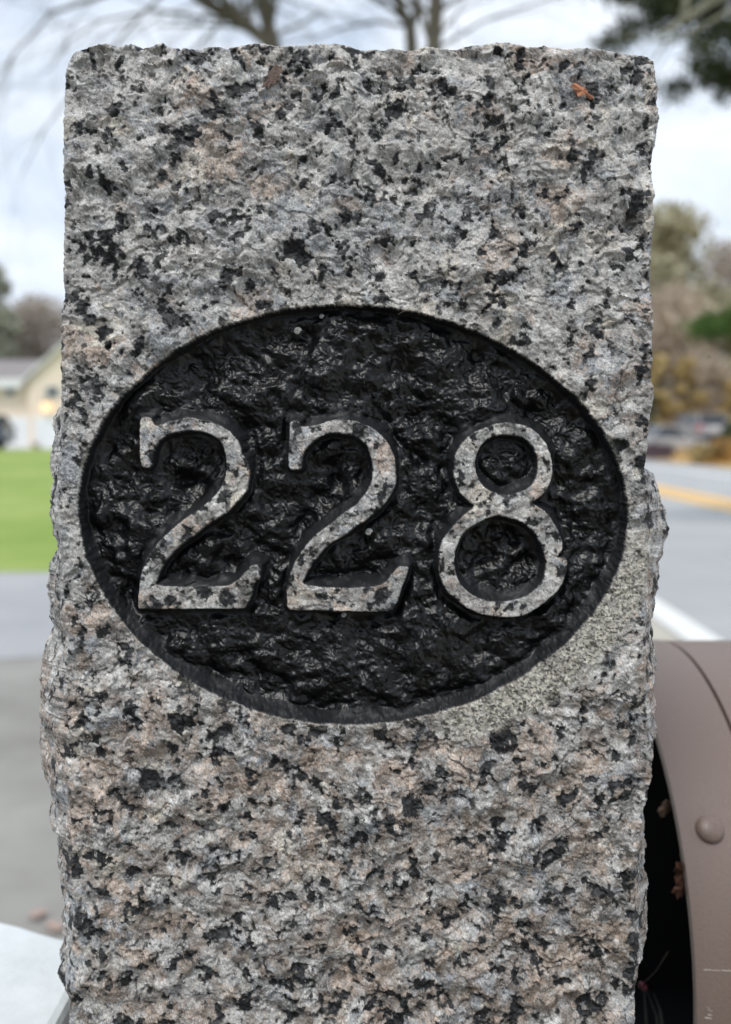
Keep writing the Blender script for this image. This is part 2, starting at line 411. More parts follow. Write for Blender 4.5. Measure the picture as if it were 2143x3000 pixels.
cs = []; rs = []  # unseen thicket, added so the black paint does not mirror bright low sky
for k in range(60):
    x = -13 + k * .45 + r_.normal() * .3; cs.append((x, -8.5 + r_.uniform(-.8, .8), r_.uniform(.6, 3.6))); rs.append((1.1, .9, 1.0))
tag(leaf_cloud('added_sky_screen', cs, rs, 16000, .26, M_green_dk, None, 1.0, 78), 'added dark evergreen thicket behind the viewer, screening low sky from the black paint', 'woodland', kind='stuff')

# ---------------------------------------------------------------- cream house on the left
M_cream = mat('cream_siding', (0.86, 0.73, 0.61), 0.8, var=.04, scale=2)
M_trim = mat('white_trim', (0.82, 0.82, 0.84), 0.6, var=.03, scale=2)
M_roof = mat('brown_shingles', (0.26, 0.235, 0.23), 0.9, var=.2, scale=6)
M_glass = mat('dark_glass', (0.06, 0.08, 0.09), 0.1)
M_garage = mat('white_garage_door', (0.84, 0.88, 0.92), 0.5, var=.03, scale=2)
HY = 52.0; hz0 = .42
def hx(px): return at(px, HZ, HY).x
def hz_(py): return at(0, py, HY).z
house = empty('cream_house', (hx(60), HY, hz0)); tag(house, 'cream house with brown roof and white garage doors beyond the lawn', 'house')
ho = Vector((hx(60), HY, hz0))
xl, xm, xr = hx(-420) - ho.x, hx(95) - ho.x, hx(330) - ho.x
we = hz_(1120) - hz0
MB().box(xl, xm, 0.0, 9, 0, we).build('wall', M_cream, house)
gw = xr - xm; zt = hz_(1040) - hz0
mb = MB(); mb.prism([(xm + .002, 0), (xr, 0), (xr, we), ((xm + xr) / 2, zt + .6), (xm + .002, we)], 'y', -.5, 9.2)
mb.build('gable_wing', M_cream, house)
def slab(a, b, c, d, th=.14):
    v = [Vector(p) for p in (a, b, c, d)]; return MB().add(v + [p + Vector((0, 0, th)) for p in v], [(3,2,1,0),(4,5,6,7),(0,1,5,4),(1,2,6,5),(2,3,7,6),(3,0,4,7)])
slab((xl-.3, -.5, we), (xm, -.5, we), (xm, 4.5, we+1.35), (xl-.3, 4.5, we+1.35)).build('roof', M_roof, house)
slab((xl-.3, 4.5, we+1.35), (xm, 4.5, we+1.35), (xm, 9.5, we), (xl-.3, 9.5, we)).build('roof', M_roof, house)
xc = (xm + xr) / 2
slab((xm-.25, -.8, we-.05), (xc, -.8, zt+.62), (xc, 9.4, zt+.62), (xm-.25, 9.4, we-.05)).build('roof', M_trim, house)
slab((xc, -.8, zt+.62), (xr+.25, -.8, we-.05), (xr+.25, 9.4, we-.05), (xc, 9.4, zt+.62)).build('roof', M_trim, house)
MB().box(xl-.3, xm-.3, -.58, -.502, we-.32, we+.16).build('fascia', M_trim, house)
zg = hz_(1222) - hz0
for (p0, p1) in ((-330, -200), (-180, -50), (-30, 95), (112, 215), (225, 320)):
    x0, x1 = hx(p0) - ho.x, hx(p1) - ho.x; yf = -.06 if p1 <= 95 else -.56
    gd = MB().box(x0, x1, yf, yf + .058, 0, zg).build('garage_door', M_garage, house)
    for k in range(1, 4):
        MB().box(x0, x1, yf - .02, yf - .003, zg * k / 4 - .02, zg * k / 4 + .02).build('panel_joint', M_trim, gd)
for (p0, p1, q0, q1) in ((22, 48, 1137, 1158), (-90, -60, 1137, 1158), (150, 185, 1136, 1162), (235, 270, 1136, 1162)):
    x0, x1 = hx(p0) - ho.x, hx(p1) - ho.x; yf = -.05 if p1 <= 95 else -.55
    w = MB().box(x0-.07, x1+.07, yf, yf+.045, hz_(q1)-hz0-.07, hz_(q0)-hz0+.07).build('window', M_trim, house)
    MB().box(x0, x1, yf-.02, yf-.003, hz_(q1)-hz0, hz_(q0)-hz0).build('pane', M_glass, w)
M_lamp = mat('lit_lantern', (1, .8, .5), .4, emit=((1.0, .70, .42), .55))
lx, lz = hx(152) - ho.x, hz_(1192) - hz0
ln = MB().box(lx-.2, lx+.2, -.85, -.502, lz-.26, lz+.26).build('lantern', M_lamp, house)
MB().box(lx-.24, lx+.24, -.9, -.5, lz+.262, lz+.32).build('lantern_cap', M_glass, ln)
round_tree('low_shrub', 105, 50.6, 1300, 26, M_olive, 'small brown green shrub at the foot of the garage doors', 500, .08, 61, .41, .0, cat='shrub')

# ---------------------------------------------------------------- cars
M_tyre = mat('tyre_rubber', (.02, .02, .02), .8)
M_rim = mat('wheel_alloy', (.5, .5, .5), .35, metal=.8)
M_carglass = mat('car_glass', (.03, .035, .04), .08)
M_red = mat('tail_lamp_red', (.55, .10, .12), .25)
M_lampw = mat('headlamp_clear', (.8, .8, .8), .15)
def car(name, loc, rz, paint, label, L=4.5, W=1.8, H=1.65, suv=True, lamp=None):
    root = empty(name, loc, rz); tag(root, label, 'car')
    h = H; hw = W / 2
    # side profile, front towards +y
    if suv: lower = [(-L/2, .35), (-L/2+.05, h*.62), (-L/2+.1, h*.64), (L*.22, h*.64), (L/2-.25, h*.56), (L/2, h*.42), (L/2, .35)]; cab = [(-L/2+.08, h*.64), (-L/2+.35, h*.97), (L*.05, h), (L*.24, h*.64)]
    else: lower = [(-L/2, .35), (-L/2, h*.6), (-L/2+.6, h*.66), (L*.2, h*.62), (L/2-.3, h*.52), (L/2, h*.4), (L/2, .35)]; cab = [(-L*.36, h*.64), (-L*.18, h*.97), (L*.04, h), (L*.2, h*.62)]
    MB().prism(lower, 'x', -hw, hw).build('body', paint, root, bevel=.06)
    n = len(cab); t = .16
    vs = [(-hw + (t if i in (1, 2) else .03), y, z) for i, (y, z) in enumerate(cab)] + [(hw - (t if i in (1, 2) else .03), y, z) for i, (y, z) in enumerate(cab)]
    MB().add(vs, [(0,1,2,3), (7,6,5,4), (0,4,5,1), (1,5,6,2), (2,6,7,3), (3,7,4,0)]).build('cabin_glass', M_carglass, root, bevel=.03)
    y1, y2 = cab[1][0], cab[2][0]
    MB().box(-hw+t-.02, hw-t+.02, y1-.04, y2+.02, h*.965, h+.02).build('roof_panel', paint, root, bevel=.02)
    for sx in (-1, 1):
        for (ya, za), (yb, zb) in ((cab[0], cab[1]), (cab[3], cab[2])):
            MB().tube([(sx*(hw-.02), ya, za), (sx*(hw-t+.01), yb, zb)], [.05, .05], 4).build('roof_pillar', paint, root)
        for y in (-L*.31, L*.32):
            wv = empty('wheel', (0, 0, 0)); wv.parent = root
            a, b = sx*(hw-.2), sx*(hw+.01)
            MB().tube([(a, y, .34), (b, y, .34)], [.34, .34], 20).build('tyre', M_tyre, wv)
            MB().tube([(b, y, .34), (b + sx*.012, y, .34)], [.21, .19], 16).build('rim', M_rim, wv)
        MB().box(sx*hw-.14 if sx > 0 else -hw+.0, sx*hw-.0 if sx > 0 else -hw+.14, -L/2-.03, -L/2+.1, h*.42, h*.66).build('tail_light', lamp or M_red, root, bevel=.01)
        MB().box(sx*hw-.32 if sx > 0 else -hw+.05, sx*hw-.05 if sx > 0 else -hw+.32, L/2-.1, L/2+.02, h*.36, h*.46).build('headlight', M_lampw, root, bevel=.01)
    MB().box(-hw+.1, hw-.1, -L/2-.06, -L/2-.001, .34, .52).build('bumper', M_tyre, root, bevel=.02)
    MB().box(-.27, .27, -L/2-.03, -L/2-.003, h*.46, h*.54).build('number_plate', M_lampw, root)
    return root
M_grey_paint = mat('grey_car_paint', (.36, .36, .38), .3, metal=.3, coat=.5)
M_silver = mat('silver_car_paint', (.5, .52, .55), .3, metal=.3, coat=.5)
M_navy = mat('navy_car_paint', (.045, .06, .11), .3, coat=.5)
M_maroon = mat('maroon_block', (.07, .045, .055), .7, var=.2, scale=5)
def ground_car(px, py, Y): p = at(px, py, Y); return (p.x, Y, p.z)
car('parked_car', ground_car(2040, 1300, 56), math.radians(6), M_grey_paint, 'grey off-road car seen from behind with red tail lights')
car('parked_car', ground_car(1935, 1337, 46), math.radians(-60), M_silver, 'low silver saloon car parked left of the grey one', H=1.4, suv=False)
p = at(1930, 1345, 40)
wall = empty('low_wall', (p.x, 40, p.z)); tag(wall, 'low dark maroon block wall in front of the silver car', 'wall')
k = 0
for row in range(3):
    for i in range(7):
        x0 = -1.9 + i * .34 + (.17 if row % 2 else 0)
        MB().box(x0, x0 + .33, -.16, .16, row * .18, row * .18 + .172).build('block', M_maroon, wall)
MB().box(-1.95, .62, -.2, .2, .54, .6).build('coping', M_maroon, wall)
p = at(-90, 1300, 47)
car('parked_car', (p.x, 47, .41), math.radians(90), M_navy, 'dark navy car cut off by the left edge before the house', L=3.75, H=1.6, lamp=M_navy)

# ---------------------------------------------------------------- granite gate post
# local frame of the post's front face: a to the right, b up along it, h out towards the viewer
LEAN = math.radians(2.6)
ez = np.array([0, math.sin(LEAN), math.cos(LEAN)]); eo = np.array([0, -math.cos(LEAN), math.sin(LEAN)]); ex = np.array([1.0, 0, 0])
CAM = np.array([0, 0, CAM_H])
r0 = np.array([0, cp, -sp]); O = CAM + r0 * DIST
def l2w(a, b, h): return O + np.multiply.outer(a, ex) + np.multiply.outer(b, ez) + np.multiply.outer(h, eo)
def px2l(px, py, depth=0.0):
    """photo pixel -> (a, b) on the plane `depth` behind the face"""
    px = np.asarray(px, float); py = np.asarray(py, float)
    x = (px - CX) / F_PX; u = (CY - py) / F_PX
    d = np.stack([x, cp + u * sp, -sp + u * cp], -1)
    O2 = O - eo * depth
    t = ((O2 - CAM) @ eo) / (d @ eo)
    p = CAM + d * t[..., None] - O
    return p @ ex, p @ ez

def curve(pts, closed=False):
    pts = np.array(pts, float); return pts
L_front = curve([(222,128),(203,140),(190,178),(184,240),(183,300),(185,450),(184,600),(181,750),(179,900),(176,1050),(173,1200),(174,1400),(178,1600),(182,1750),(188,1900),(190,2100),(196,2200),(202,2400),(205,2600),(206,2800),(200,3000),(200,3400)])
R_front = curve([(1890,135),(1912,152),(1925,178),(1931,210),(1933,264),(1931,352),(1923,422),(1918,484),(1917,616),(1915,726),(1910,792),(1913,858),(1912,946),(1908,1075),(1914,1168),(1901,1292),(1898,1343),(1898,1500),(1900,1700),(1893,1850),(1891,2000),(1897,2150),(1905,2240),(1906,2300),(1886,2370),(1876,2440),(1868,2500),(1862,2560),(1865,2700),(1868,2850),(1860,3000),(1858,3400)])
L_sil = curve([(222,120),(183,300),(181,1050),(172,1100),(167,1150),(151,1240),(153,1300),(153,1400),(160,1500),(166,1618),(160,1680),(148,1735),(148,1871),(132,1970),(121,2130),(126,2216),(126,2314),(138,2394),(148,2474),(169,2524),(169,2616),(178,2678),(188,2770),(188,2830),(182,2893),(198,2973),(198,3400)])
R_sil = curve([(1890,120),(1912,946),(1898,1343),(1910,1376),(1922,1403),(1935,1463),(1945,1505),(1949,1588),(1947,1634),(1929,1657),(1924,1722),(1917,1759),(1910,1800),(1905,1847),(1906,1880),(1909,1951),(1914,2052),(1921,2103),(1919,2148),(1914,2204),(1914,2300),(1893,2360),(1888,2430),(1880,2520),(1878,2583),(1896,2634),(1897,2735),(1899,2811),(1878,2862),(1868,2937),(1862,2998),(1860,3400)])
T_top = curve([(150,134),(218,132),(270,127),(369,119),(420,127),(462,123),(495,135),(560,136),(673,132),(720,124),(792,121),(845,133),(924,128),(976,119),(1010,127),(1056,139),(1122,148),(1190,145),(1267,140),(1399,136),(1440,126),(1491,123),(1537,133),(1597,128),(1640,138),(1702,136),(1755,143),(1847,145),(1887,137),(1920,150),(2000,150)])
def ev(cv, t, axis=1):
    """interpolate curve: value of the other coordinate at t"""
    o = np.argsort(cv[:, axis]); return np.interp(t, cv[o, axis], cv[o, 1 - axis])

# periodic random fields
NT = 1024
def field(seed, lmin, lmax, tile, beta=1.0, aniso=(1, 1)):
    r = np.random.default_rng(seed)
    fx = np.fft.fftfreq(NT, tile / NT)[None, :] * aniso[0]; fy = np.fft.fftfreq(NT, tile / NT)[:, None] * aniso[1]
    k = np.sqrt(fx**2 + fy**2); k[0, 0] = 1e9
    amp = k ** (-1 - beta / 2) * np.exp(-(k * lmin) ** 2) * (1 - np.exp(-(k * lmax) ** 2))
    f = np.fft.ifft2(np.fft.fft2(r.normal(size=(NT, NT))) * amp).real
    return (f - f.mean()) / f.std(), tile
def samp(fld, x, y):
    f, tile = fld; u = (x / tile * NT) % NT; v = (y / tile * NT) % NT
    i = np.floor(u).astype(int); j = np.floor(v).astype(int); fu = u - i; fv = v - j
    i0, i1, j0, j1 = i % NT, (i + 1) % NT, j % NT, (j + 1) % NT
    return (f[j0, i0]*(1-fu) + f[j0, i1]*fu)*(1-fv) + (f[j1, i0]*(1-fu) + f[j1, i1]*fu)*fv
def cells(x, y, size, seed, nrand=4, asp=1.0):
    """jittered cells: per-cell randoms, offset to seed, and distance gap to the next cell"""
    N = 512; r = np.random.default_rng(seed); jx = r.random((N, N)); jy = r.random((N, N)); R = r.random((nrand, N, N))
    u = x / size; v = y / size * asp; iu = np.floor(u).astype(int); iv = np.floor(v).astype(int)
    best = np.full(x.shape, 9.0); sec = np.full(x.shape, 9.0)
    bi = np.zeros(x.shape, int); bj = np.zeros(x.shape, int); bx = np.zeros(x.shape); by = np.zeros(x.shape)
    for dj in (-1, 0, 1):
        for di in (-1, 0, 1):
            ci = (iu + di) % N; cj = (iv + dj) % N
            sx = iu + di + jx[cj, ci]; sy = iv + dj + jy[cj, ci]
            d = (u - sx) ** 2 + (v - sy) ** 2
            nb = d < best
            sec = np.where(nb, best, np.minimum(sec, d))
            bi = np.where(nb, ci, bi); bj = np.where(nb, cj, bj); bx = np.where(nb, u - sx, bx); by = np.where(nb, v - sy, by)
            best = np.where(nb, d, best)
    return R[:, bj, bi], bx * size, by * size, (np.sqrt(sec) - np.sqrt(best)) * size

# outlines cut in the stone
def crop(pts, ox, oy, s): return [(ox + x / s, oy + y / s) for x, y in pts]
two_a = crop([(108,136),(160,132),(170,160),(195,178),(215,172),(290,150),(345,132),(385,135),(430,148),(480,152),(530,178),(590,215),(625,255),(642,300),(640,325),(668,345),(676,375),(685,420),(681,480),(662,535),(618,580),(570,632),(520,660),(440,712),(380,760),(330,795),(280,842),(238,890),(212,930),(195,970),(180,1022),(260,1028),(380,1033),(520,1030),(580,1025),(625,1000),(655,970),(685,940),(703,915),(748,915),(748,940),(738,985),(718,990),(705,1040),(690,1085),(672,1125),(658,1143),(400,1143),(104,1143),(100,1120),(104,1060),(110,990),(130,910),(165,850),(205,800),(240,765),(300,710),(350,668),(410,630),(460,592),(510,548),(542,500),(564,450),(570,390),(565,330),(556,290),(530,250),(490,218),(440,203),(380,196),(320,200),(260,212),(225,230),(203,248),(190,272),(176,320),(166,372),(155,393),(122,391),(110,330),(106,230)], 350, 1150, 1.8044)
two_b = crop([(905,153),(953,152),(962,182),(1000,183),(1060,170),(1120,150),(1190,145),(1260,158),(1320,180),(1378,220),(1422,275),(1450,335),(1458,390),(1462,465),(1447,510),(1418,562),(1390,605),(1340,642),(1270,695),(1190,750),(1110,800),(1060,850),(1020,900),(985,960),(962,1015),(1080,1035),(1200,1037),(1340,1035),(1390,1020),(1420,1000),(1445,965),(1482,922),(1527,928),(1522,958),(1492,1030),(1470,1100),(1440,1158),(1200,1155),(900,1150),(888,1130),(888,1050),(898,990),(915,940),(945,870),(1000,800),(1055,745),(1120,695),(1190,640),(1260,590),(1310,530),(1340,470),(1345,400),(1335,340),(1315,290),(1280,250),(1230,220),(1160,208),(1100,213),(1050,233),(1010,263),(980,295),(966,340),(960,405),(898,403),(898,300),(903,220)], 350, 1150, 1.8044)
eight_o = crop([(600,193),(540,205),(480,225),(420,255),(370,290),(325,345),(298,390),(283,440),(283,510),(295,570),(325,630),(370,682),(418,716),(395,745),(340,790),(290,840),(240,900),(205,960),(190,1030),(187,1100),(203,1180),(240,1255),(300,1312),(370,1365),(450,1402),(540,1422),(640,1425),(730,1412),(805,1370),(870,1320),(935,1265),(975,1200),(997,1130),(1000,1070),(985,1052),(930,1050),(942,1040),(972,1000),(970,950),(945,880),(900,800),(850,750),(795,718),(768,705),(800,680),(850,640),(887,580),(905,520),(905,450),(890,385),(865,325),(820,268),(760,223),(690,200)], 1200, 1150, 2.1653)
eight_u = crop([(620,262),(540,273),(480,300),(440,350),(415,420),(415,480),(430,540),(460,590),(500,620),(560,645),(630,658),(700,640),(770,600),(810,540),(827,460),(820,390),(790,330),(740,288),(680,266)], 1200, 1150, 2.1653)
eight_l = crop([(560,773),(500,788),(440,820),(380,855),(330,900),(300,960),(282,1040),(283,1110),(298,1180),(340,1240),(400,1290),(470,1322),(550,1335),(640,1330),(720,1310),(790,1270),(840,1215),(865,1150),(877,1080),(865,1025),(840,960),(800,890),(740,830),(680,805),(620,785)], 1200, 1150, 2.1653)
oval_px = [(1042,897),(1220,915),(1399,968),(1510,1025),(1584,1075),(1655,1140),(1715,1214),(1770,1300),(1808,1386),(1832,1480),(1833,1583),(1810,1660),(1768,1745),(1720,1810),(1649,1882),(1517,1982),(1320,2085),(1230,2112),(1122,2127),(1020,2127),(924,2118),(820,2103),(726,2076),(640,2040),(554,1993),(435,1905),(330,1781),(290,1690),(262,1583),(242,1510),(236,1440),(245,1390),(266,1330),(290,1275),(330,1212),(390,1145),(455,1087),(550,1000),(660,943),(760,918),(900,900)]
def smooth_poly(pts, it=1, k=.25):
    p = np.array(pts, float)
    for _ in range(it):
        q = np.roll(p, -1, 0); p = np.stack([p*(1-k) + q*k, p*k + q*(1-k)], 1).reshape(-1, 2)
    return p
def harmonic(pts, order=4, n=240):
    p = np.array(pts, float); c = np.array([1036., 1512.]); sc_ = np.array([800., 615.]); q = (p - c) / sc_
    th = np.arctan2(q[:, 1], q[:, 0]); r = np.hypot(q[:, 0], q[:, 1])
    Bf = lambda t: np.stack([np.ones_like(t)] + [f(k * t) for k in range(1, order + 1) for f in (np.cos, np.sin)], 1)
    co = np.linalg.lstsq(Bf(th), r, rcond=None)[0]; t = np.linspace(0, 2 * math.pi, n, endpoint=False); rr = Bf(t) @ co
    return c + np.stack([np.cos(t) * rr, np.sin(t) * rr], 1) * sc_
def to_local(poly): a, b = px2l(poly[:, 0], poly[:, 1]); return np.stack([a, b], 1)
def sdf(poly, X, Y, reach=None):
    """signed distance (negative inside) and the direction out of the outline (vertical part)"""
    best = np.full(X.shape, 1e9); vy = np.zeros(X.shape); inside = np.zeros(X.shape, bool)
    q = np.roll(poly, -1, 0)
    for (x0, y0), (x1, y1) in zip(poly, q):
        dx, dy = x1 - x0, y1 - y0; L2 = dx*dx + dy*dy + 1e-20
        t = np.clip(((X - x0)*dx + (Y - y0)*dy) / L2, 0, 1)
        ax, ay = X - (x0 + t*dx), Y - (y0 + t*dy); d = ax*ax + ay*ay
        m = d < best; best = np.where(m, d, best); vy = np.where(m, ay, vy)
        c = ((y0 > Y) != (y1 > Y)); xi = x0 + (Y - y0) * dx / (dy if abs(dy) > 1e-15 else 1e-15)
        inside ^= c & (X < xi)
    d = np.sqrt(best); n = vy / np.maximum(d, 1e-9)
    return np.where(inside, -d, d), np.where(inside, -n, n)
S = lambda x, a, b: np.clip((x - a) / (b - a), 0, 1) ** 2 * (3 - 2 * np.clip((x - a) / (b - a), 0, 1))

NC, NR, NS = 650, 1040, 98
v = np.linspace(0, 1, NR)
vis_px = np.linspace(0, 1, NR)[:, None]
u = np.linspace(0, 1, NC)[None, :]
# pixel grid of the front face
y_nom = 135 + (3060 - 135) * vis_px
x_nom = ev(L_front, y_nom) * (1 - u) + ev(R_front, y_nom) * u
topy = 134 + (ev(T_top, x_nom[0], axis=0)[None, :] - 134) * .75
PYg = topy + (3060 - topy) * vis_px + 0 * u
PXg = ev(L_front, PYg) * (1 - u) + ev(R_front, PYg) * u
A, B = px2l(PXg, PYg)
# rows below the frame, down into the ground
NE = 250
b_end = -(O[2] + .05) / ez[2]
st = np.linspace(0, 1, NE + 1)[1:, None] ** 1.45
Aext = A[-1:] + 0 * st; Bext = B[-1:] + (b_end - B[-1:]) * st
A = np.vstack([A, Aext]); B = np.vstack([B, Bext]); ROWS = NR + NE
ext = np.concatenate([np.zeros(NR), np.ones(NE)])[:, None]
PYr = np.concatenate([PYg[:, 0], np.full(NE, 3300.0)])

SW = 0.1998                       # unrolled width of the front
sX = A.copy(); sY = B.copy()
# warp for ragged grain boundaries
w1 = field(1, .0012, .006, .25, 1.2); w2 = field(2, .0012, .006, .25, 1.2); w3 = field(3, .004, .03, .3, 1.5); w4 = field(4, .004, .03, .3, 1.5)
w5 = field(15, .0004, .0022, .11, 0.6); w6 = field(16, .0004, .0022, .12, 0.6)
n_big = field(5, .008, .05, .4, 1.5); n_mid = field(6, .0025, .012, .27, 1.2); n_fine = field(7, .0007, .003, .13, .8)
n_cl = field(8, .0034, .02, .31, .6); n_cl2 = field(9, .0015, .006, .23, .6); n_gr = field(10, .0003, .0012, .1, 0.0)
n_reg = field(11, .02, .08, .5, 1.0); n_fib = field(12, .00035, .004, .12, .6, (1.0, .45)); n_fib2 = field(13, .0005, .005, .17, .6, (.5, 1.0))

n_ledge = field(41, .004, .03, .33, 1.3, (1.05, .9)); n_ledge2 = field(42, .002, .011, .21, 1.0)
def terrace(f, sharp=.16):
    k = np.floor(f); return k + S(f - k, 0, sharp)
def relief(x, y, lowk):
    """broken granite surface, metres; lowk 0 top of the post .. 1 lower rougher part"""
    xw = x + .00045 * samp(w1, x, y) + .0016 * samp(w3, x, y); yw = y + .00045 * samp(w2, x, y) + .0016 * samp(w4, x, y)
    R1, bx, by, e1 = cells(xw, yw, .015, 101)
    h = (R1[0] - .5) * .0009 + (R1[1] - .5) * .13 * bx + (R1[2] - .60) * .15 * by
    R2, bx, by, e2 = cells(xw + .4, yw, .0052, 102)
    k = .54 + .08 * lowk
    h = h + k * ((R2[0] - .5) * .0009 + (R2[1] - .5) * .34 * bx + (R2[2] - .58) * .42 * by)
    R3, bx, by, e3 = cells(xw, yw + .3, .0021, 103)
    h = h + k * ((R3[0] - .5) * .0003 + (R3[1] - .5) * .26 * bx + (R3[2] - .5) * .26 * by)
    h = h + .0008 * terrace(samp(n_ledge, x, y) * .9 + .3, .12) * S(samp(n_cl3, x, y), -.4, .9) + k * .00028 * terrace(samp(n_ledge2, x, y) * 1.2, .25)
    h = h + .0009 * samp(n_big, x, y) + .00022 * samp(n_mid, x, y) + k * .00014 * samp(n_fine, x, y)
    return h
n_cl3 = field(43, .01, .06, .45, 1.0)

PAL = {k: lin(c) for k, c in dict(light=(180,178,174), mid=(152,150,147), blue=(132,136,140), dark=(98,96,94), tan=(165,147,132), cream=(188,180,166), brown=(108,94,81), white=(224,223,220), black=(28,29,31)).items()}
def minerals(x, y, lowk):
    dx = .00050 * samp(w1, x, y) + .0015 * samp(w3, x, y) + .00034 * samp(w5, x, y)
    dy = .00050 * samp(w2, x, y) + .0015 * samp(w4, x, y) + .00034 * samp(w6, x, y)
    xw = x + dx; yw = y + dy
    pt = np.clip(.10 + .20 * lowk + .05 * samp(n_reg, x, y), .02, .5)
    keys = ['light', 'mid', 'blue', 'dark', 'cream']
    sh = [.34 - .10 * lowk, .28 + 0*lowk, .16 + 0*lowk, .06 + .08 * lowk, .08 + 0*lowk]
    def pick(rr):
        col = np.zeros(x.shape + (3,)); acc = np.zeros(x.shape); done = np.zeros(x.shape, bool)
        for kx, s_ in zip(keys, sh):
            s_ = s_ * (1 - pt) / .92; m = (~done) & (rr < acc + s_); col[m] = PAL[kx]; done |= m; acc = acc + s_
        col[~done] = PAL['tan']; return col
    R, _, _, e1 = cells(xw, yw, .0105, 201); big = pick(R[0])
    R2, _, _, e2 = cells(xw + .7, yw + .2, .0046, 202); small = pick(R2[0])
    R3, _, _, e3 = cells(xw + .11, yw + .5, .0015, 203); tiny = pick(R3[0])
    use = np.where(R2[1] < .38, .75, .12)[..., None] * S(e2, 0, .0007)[..., None]
    c = big * (1 - use) + small * use
    ut = np.where(R3[1] < .3, .5, .0)[..., None]; c = c * (1 - ut) + tiny * ut
    tone = samp(n_mid, x + .21, y) * .16 + samp(n_cl2, x + .4, y + .1) * .13 + samp(n_fine, x, y + .6) * .10 + (R3[2] - .5) * .22 + (R2[2] - .5) * .22
    c = c * np.clip(1 + tone, .3, 1.8)[..., None]
    # cleavage: pale fibres and bruised crystal rims
    fx, fy = x + .0007 * samp(w5, x, y), y + .0007 * samp(w6, x, y)
    fib = np.abs(samp(n_fib, fx, fy)); fib2 = np.abs(samp(n_fib2, fx, fy))
    pale = S(fib, .26, .0) * .55 * S(samp(n_cl2, x + .5, y), -1.0, 1.1) + S(fib2, .2, 0) * .42 * S(samp(n_cl2, x, y + .7), -.9, 1.0)
    pale = pale + S(e2, .0004, 0) * .25 * (R3[1] > .35) + .22 * S(samp(n_mid, x + .55, y), .4, 1.8)
    pale = np.clip(pale, 0, .8)[..., None]
    c = c * (1 - pale) + PAL['white'] * pale
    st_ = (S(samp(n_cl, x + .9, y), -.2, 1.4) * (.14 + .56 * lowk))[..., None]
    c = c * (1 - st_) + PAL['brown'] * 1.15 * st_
    # dark mica: ragged clots strung together, small flecks between them
    Rb, _, _, eb = cells(xw + .33, yw + .9, .0031, 204, asp=.8)
    Rc, _, _, ec = cells(xw + .77, yw + .1, .0011, 205)
    cl = samp(n_cl, x, y) + .6 * samp(n_cl2, x, y) + .25 * samp(n_mid, x + .8, y) + .10 * lowk
    f_ = cl + (Rb[0] - .5) * 1.5 + (Rc[0] - .5) * .5 + .12 * samp(n_fine, x + .1, y)
    blk = S(f_, 1.14, 1.46)
    f2 = samp(n_cl2, x + .15, y + .65) + (Rc[1] - .5) * 1.6 + (Rb[1] - .5) * .8
    blk = np.maximum(blk, S(f2, 1.75, 2.0) * .8)
    dusk = S(f_, .45, 1.2) * .48 * (Rc[2] > .25)          # half transparent quartz round the clots
    c = c * (1 - dusk)[..., None]
    tn = np.clip(.45 + 1.5 * Rc[2] ** 3 + .9 * S(fib, .2, 0) * (Rc[3] > .35) + .35 * samp(n_fine, x + .9, y), .3, 3.2)[..., None]
    c = c * (1 - blk[..., None]) + PAL['black'] * tn * blk[..., None]
    c = c * np.clip(1 + .22 * samp(n_gr, x, y), .4, 1.7)[..., None]
    return c, blk

# --- unroll: left side, front, right side
T = 0.16
tdep = np.concatenate([np.linspace(0, .024, 66)[1:], .024 + (T - .024) * np.linspace(0, 1, NS - 65 + 1)[1:] ** 1.2])                   # depth of side columns behind the front
yy = PYr[:, None]
def side(cv_f, cv_s, sgn, col):
    xf = ev(cv_f, PYr); xs_ = ev(cv_s, PYr)
    a_f = A[:, col]
    t0 = .022
    a_s, _ = px2l(xs_, np.minimum(PYr, 3060), t0)
    big = S((xs_ - xf) * sgn, 1, 16)
    add = (a_s - a_f) * sgn * big - .0004 * (1 - big)
    add = np.where(ext[:, 0] > 0, add[NR - 1], add)
    g_ = (np.clip(tdep / t0, 0, 1) ** .75)[None, :] * np.where(tdep > t0, 1 - .25 * (tdep - t0) / T, 1)[None, :]
    return add[:, None] * g_                                          # outward offset
offL = side(L_front, L_sil, -1, 0); offR = side(R_front, R_sil, 1, -1)
ucoord = np.concatenate([-tdep[::-1], [0]])
sAx = np.hstack([A[:, :1] - tdep[None, ::-1], A, A[:, -1:] + tdep[None, :]])
sAx[:, :NS] -= np.maximum(offL[:, ::-1], 0) * 1.3; sAx[:, NS+NC:] += np.maximum(offR, 0) * 1.3
sBx = np.hstack([np.repeat(B[:, :1], NS, 1), B, np.repeat(B[:, -1:], NS, 1)])
isf = np.concatenate([np.zeros(NS, bool), np.ones(NC, bool), np.zeros(NS, bool)])
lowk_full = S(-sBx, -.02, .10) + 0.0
Hh = relief(sAx, sBx, lowk_full)
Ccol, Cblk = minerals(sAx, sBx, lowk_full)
Hh = Hh - .00035 * Cblk * (samp(n_cl2, sAx, sBx) > 0)
COLS = NC + 2 * NS
# front plate heights
hf = Hh[:, NS:NS+NC]
hf = hf - hf[:NR].mean()
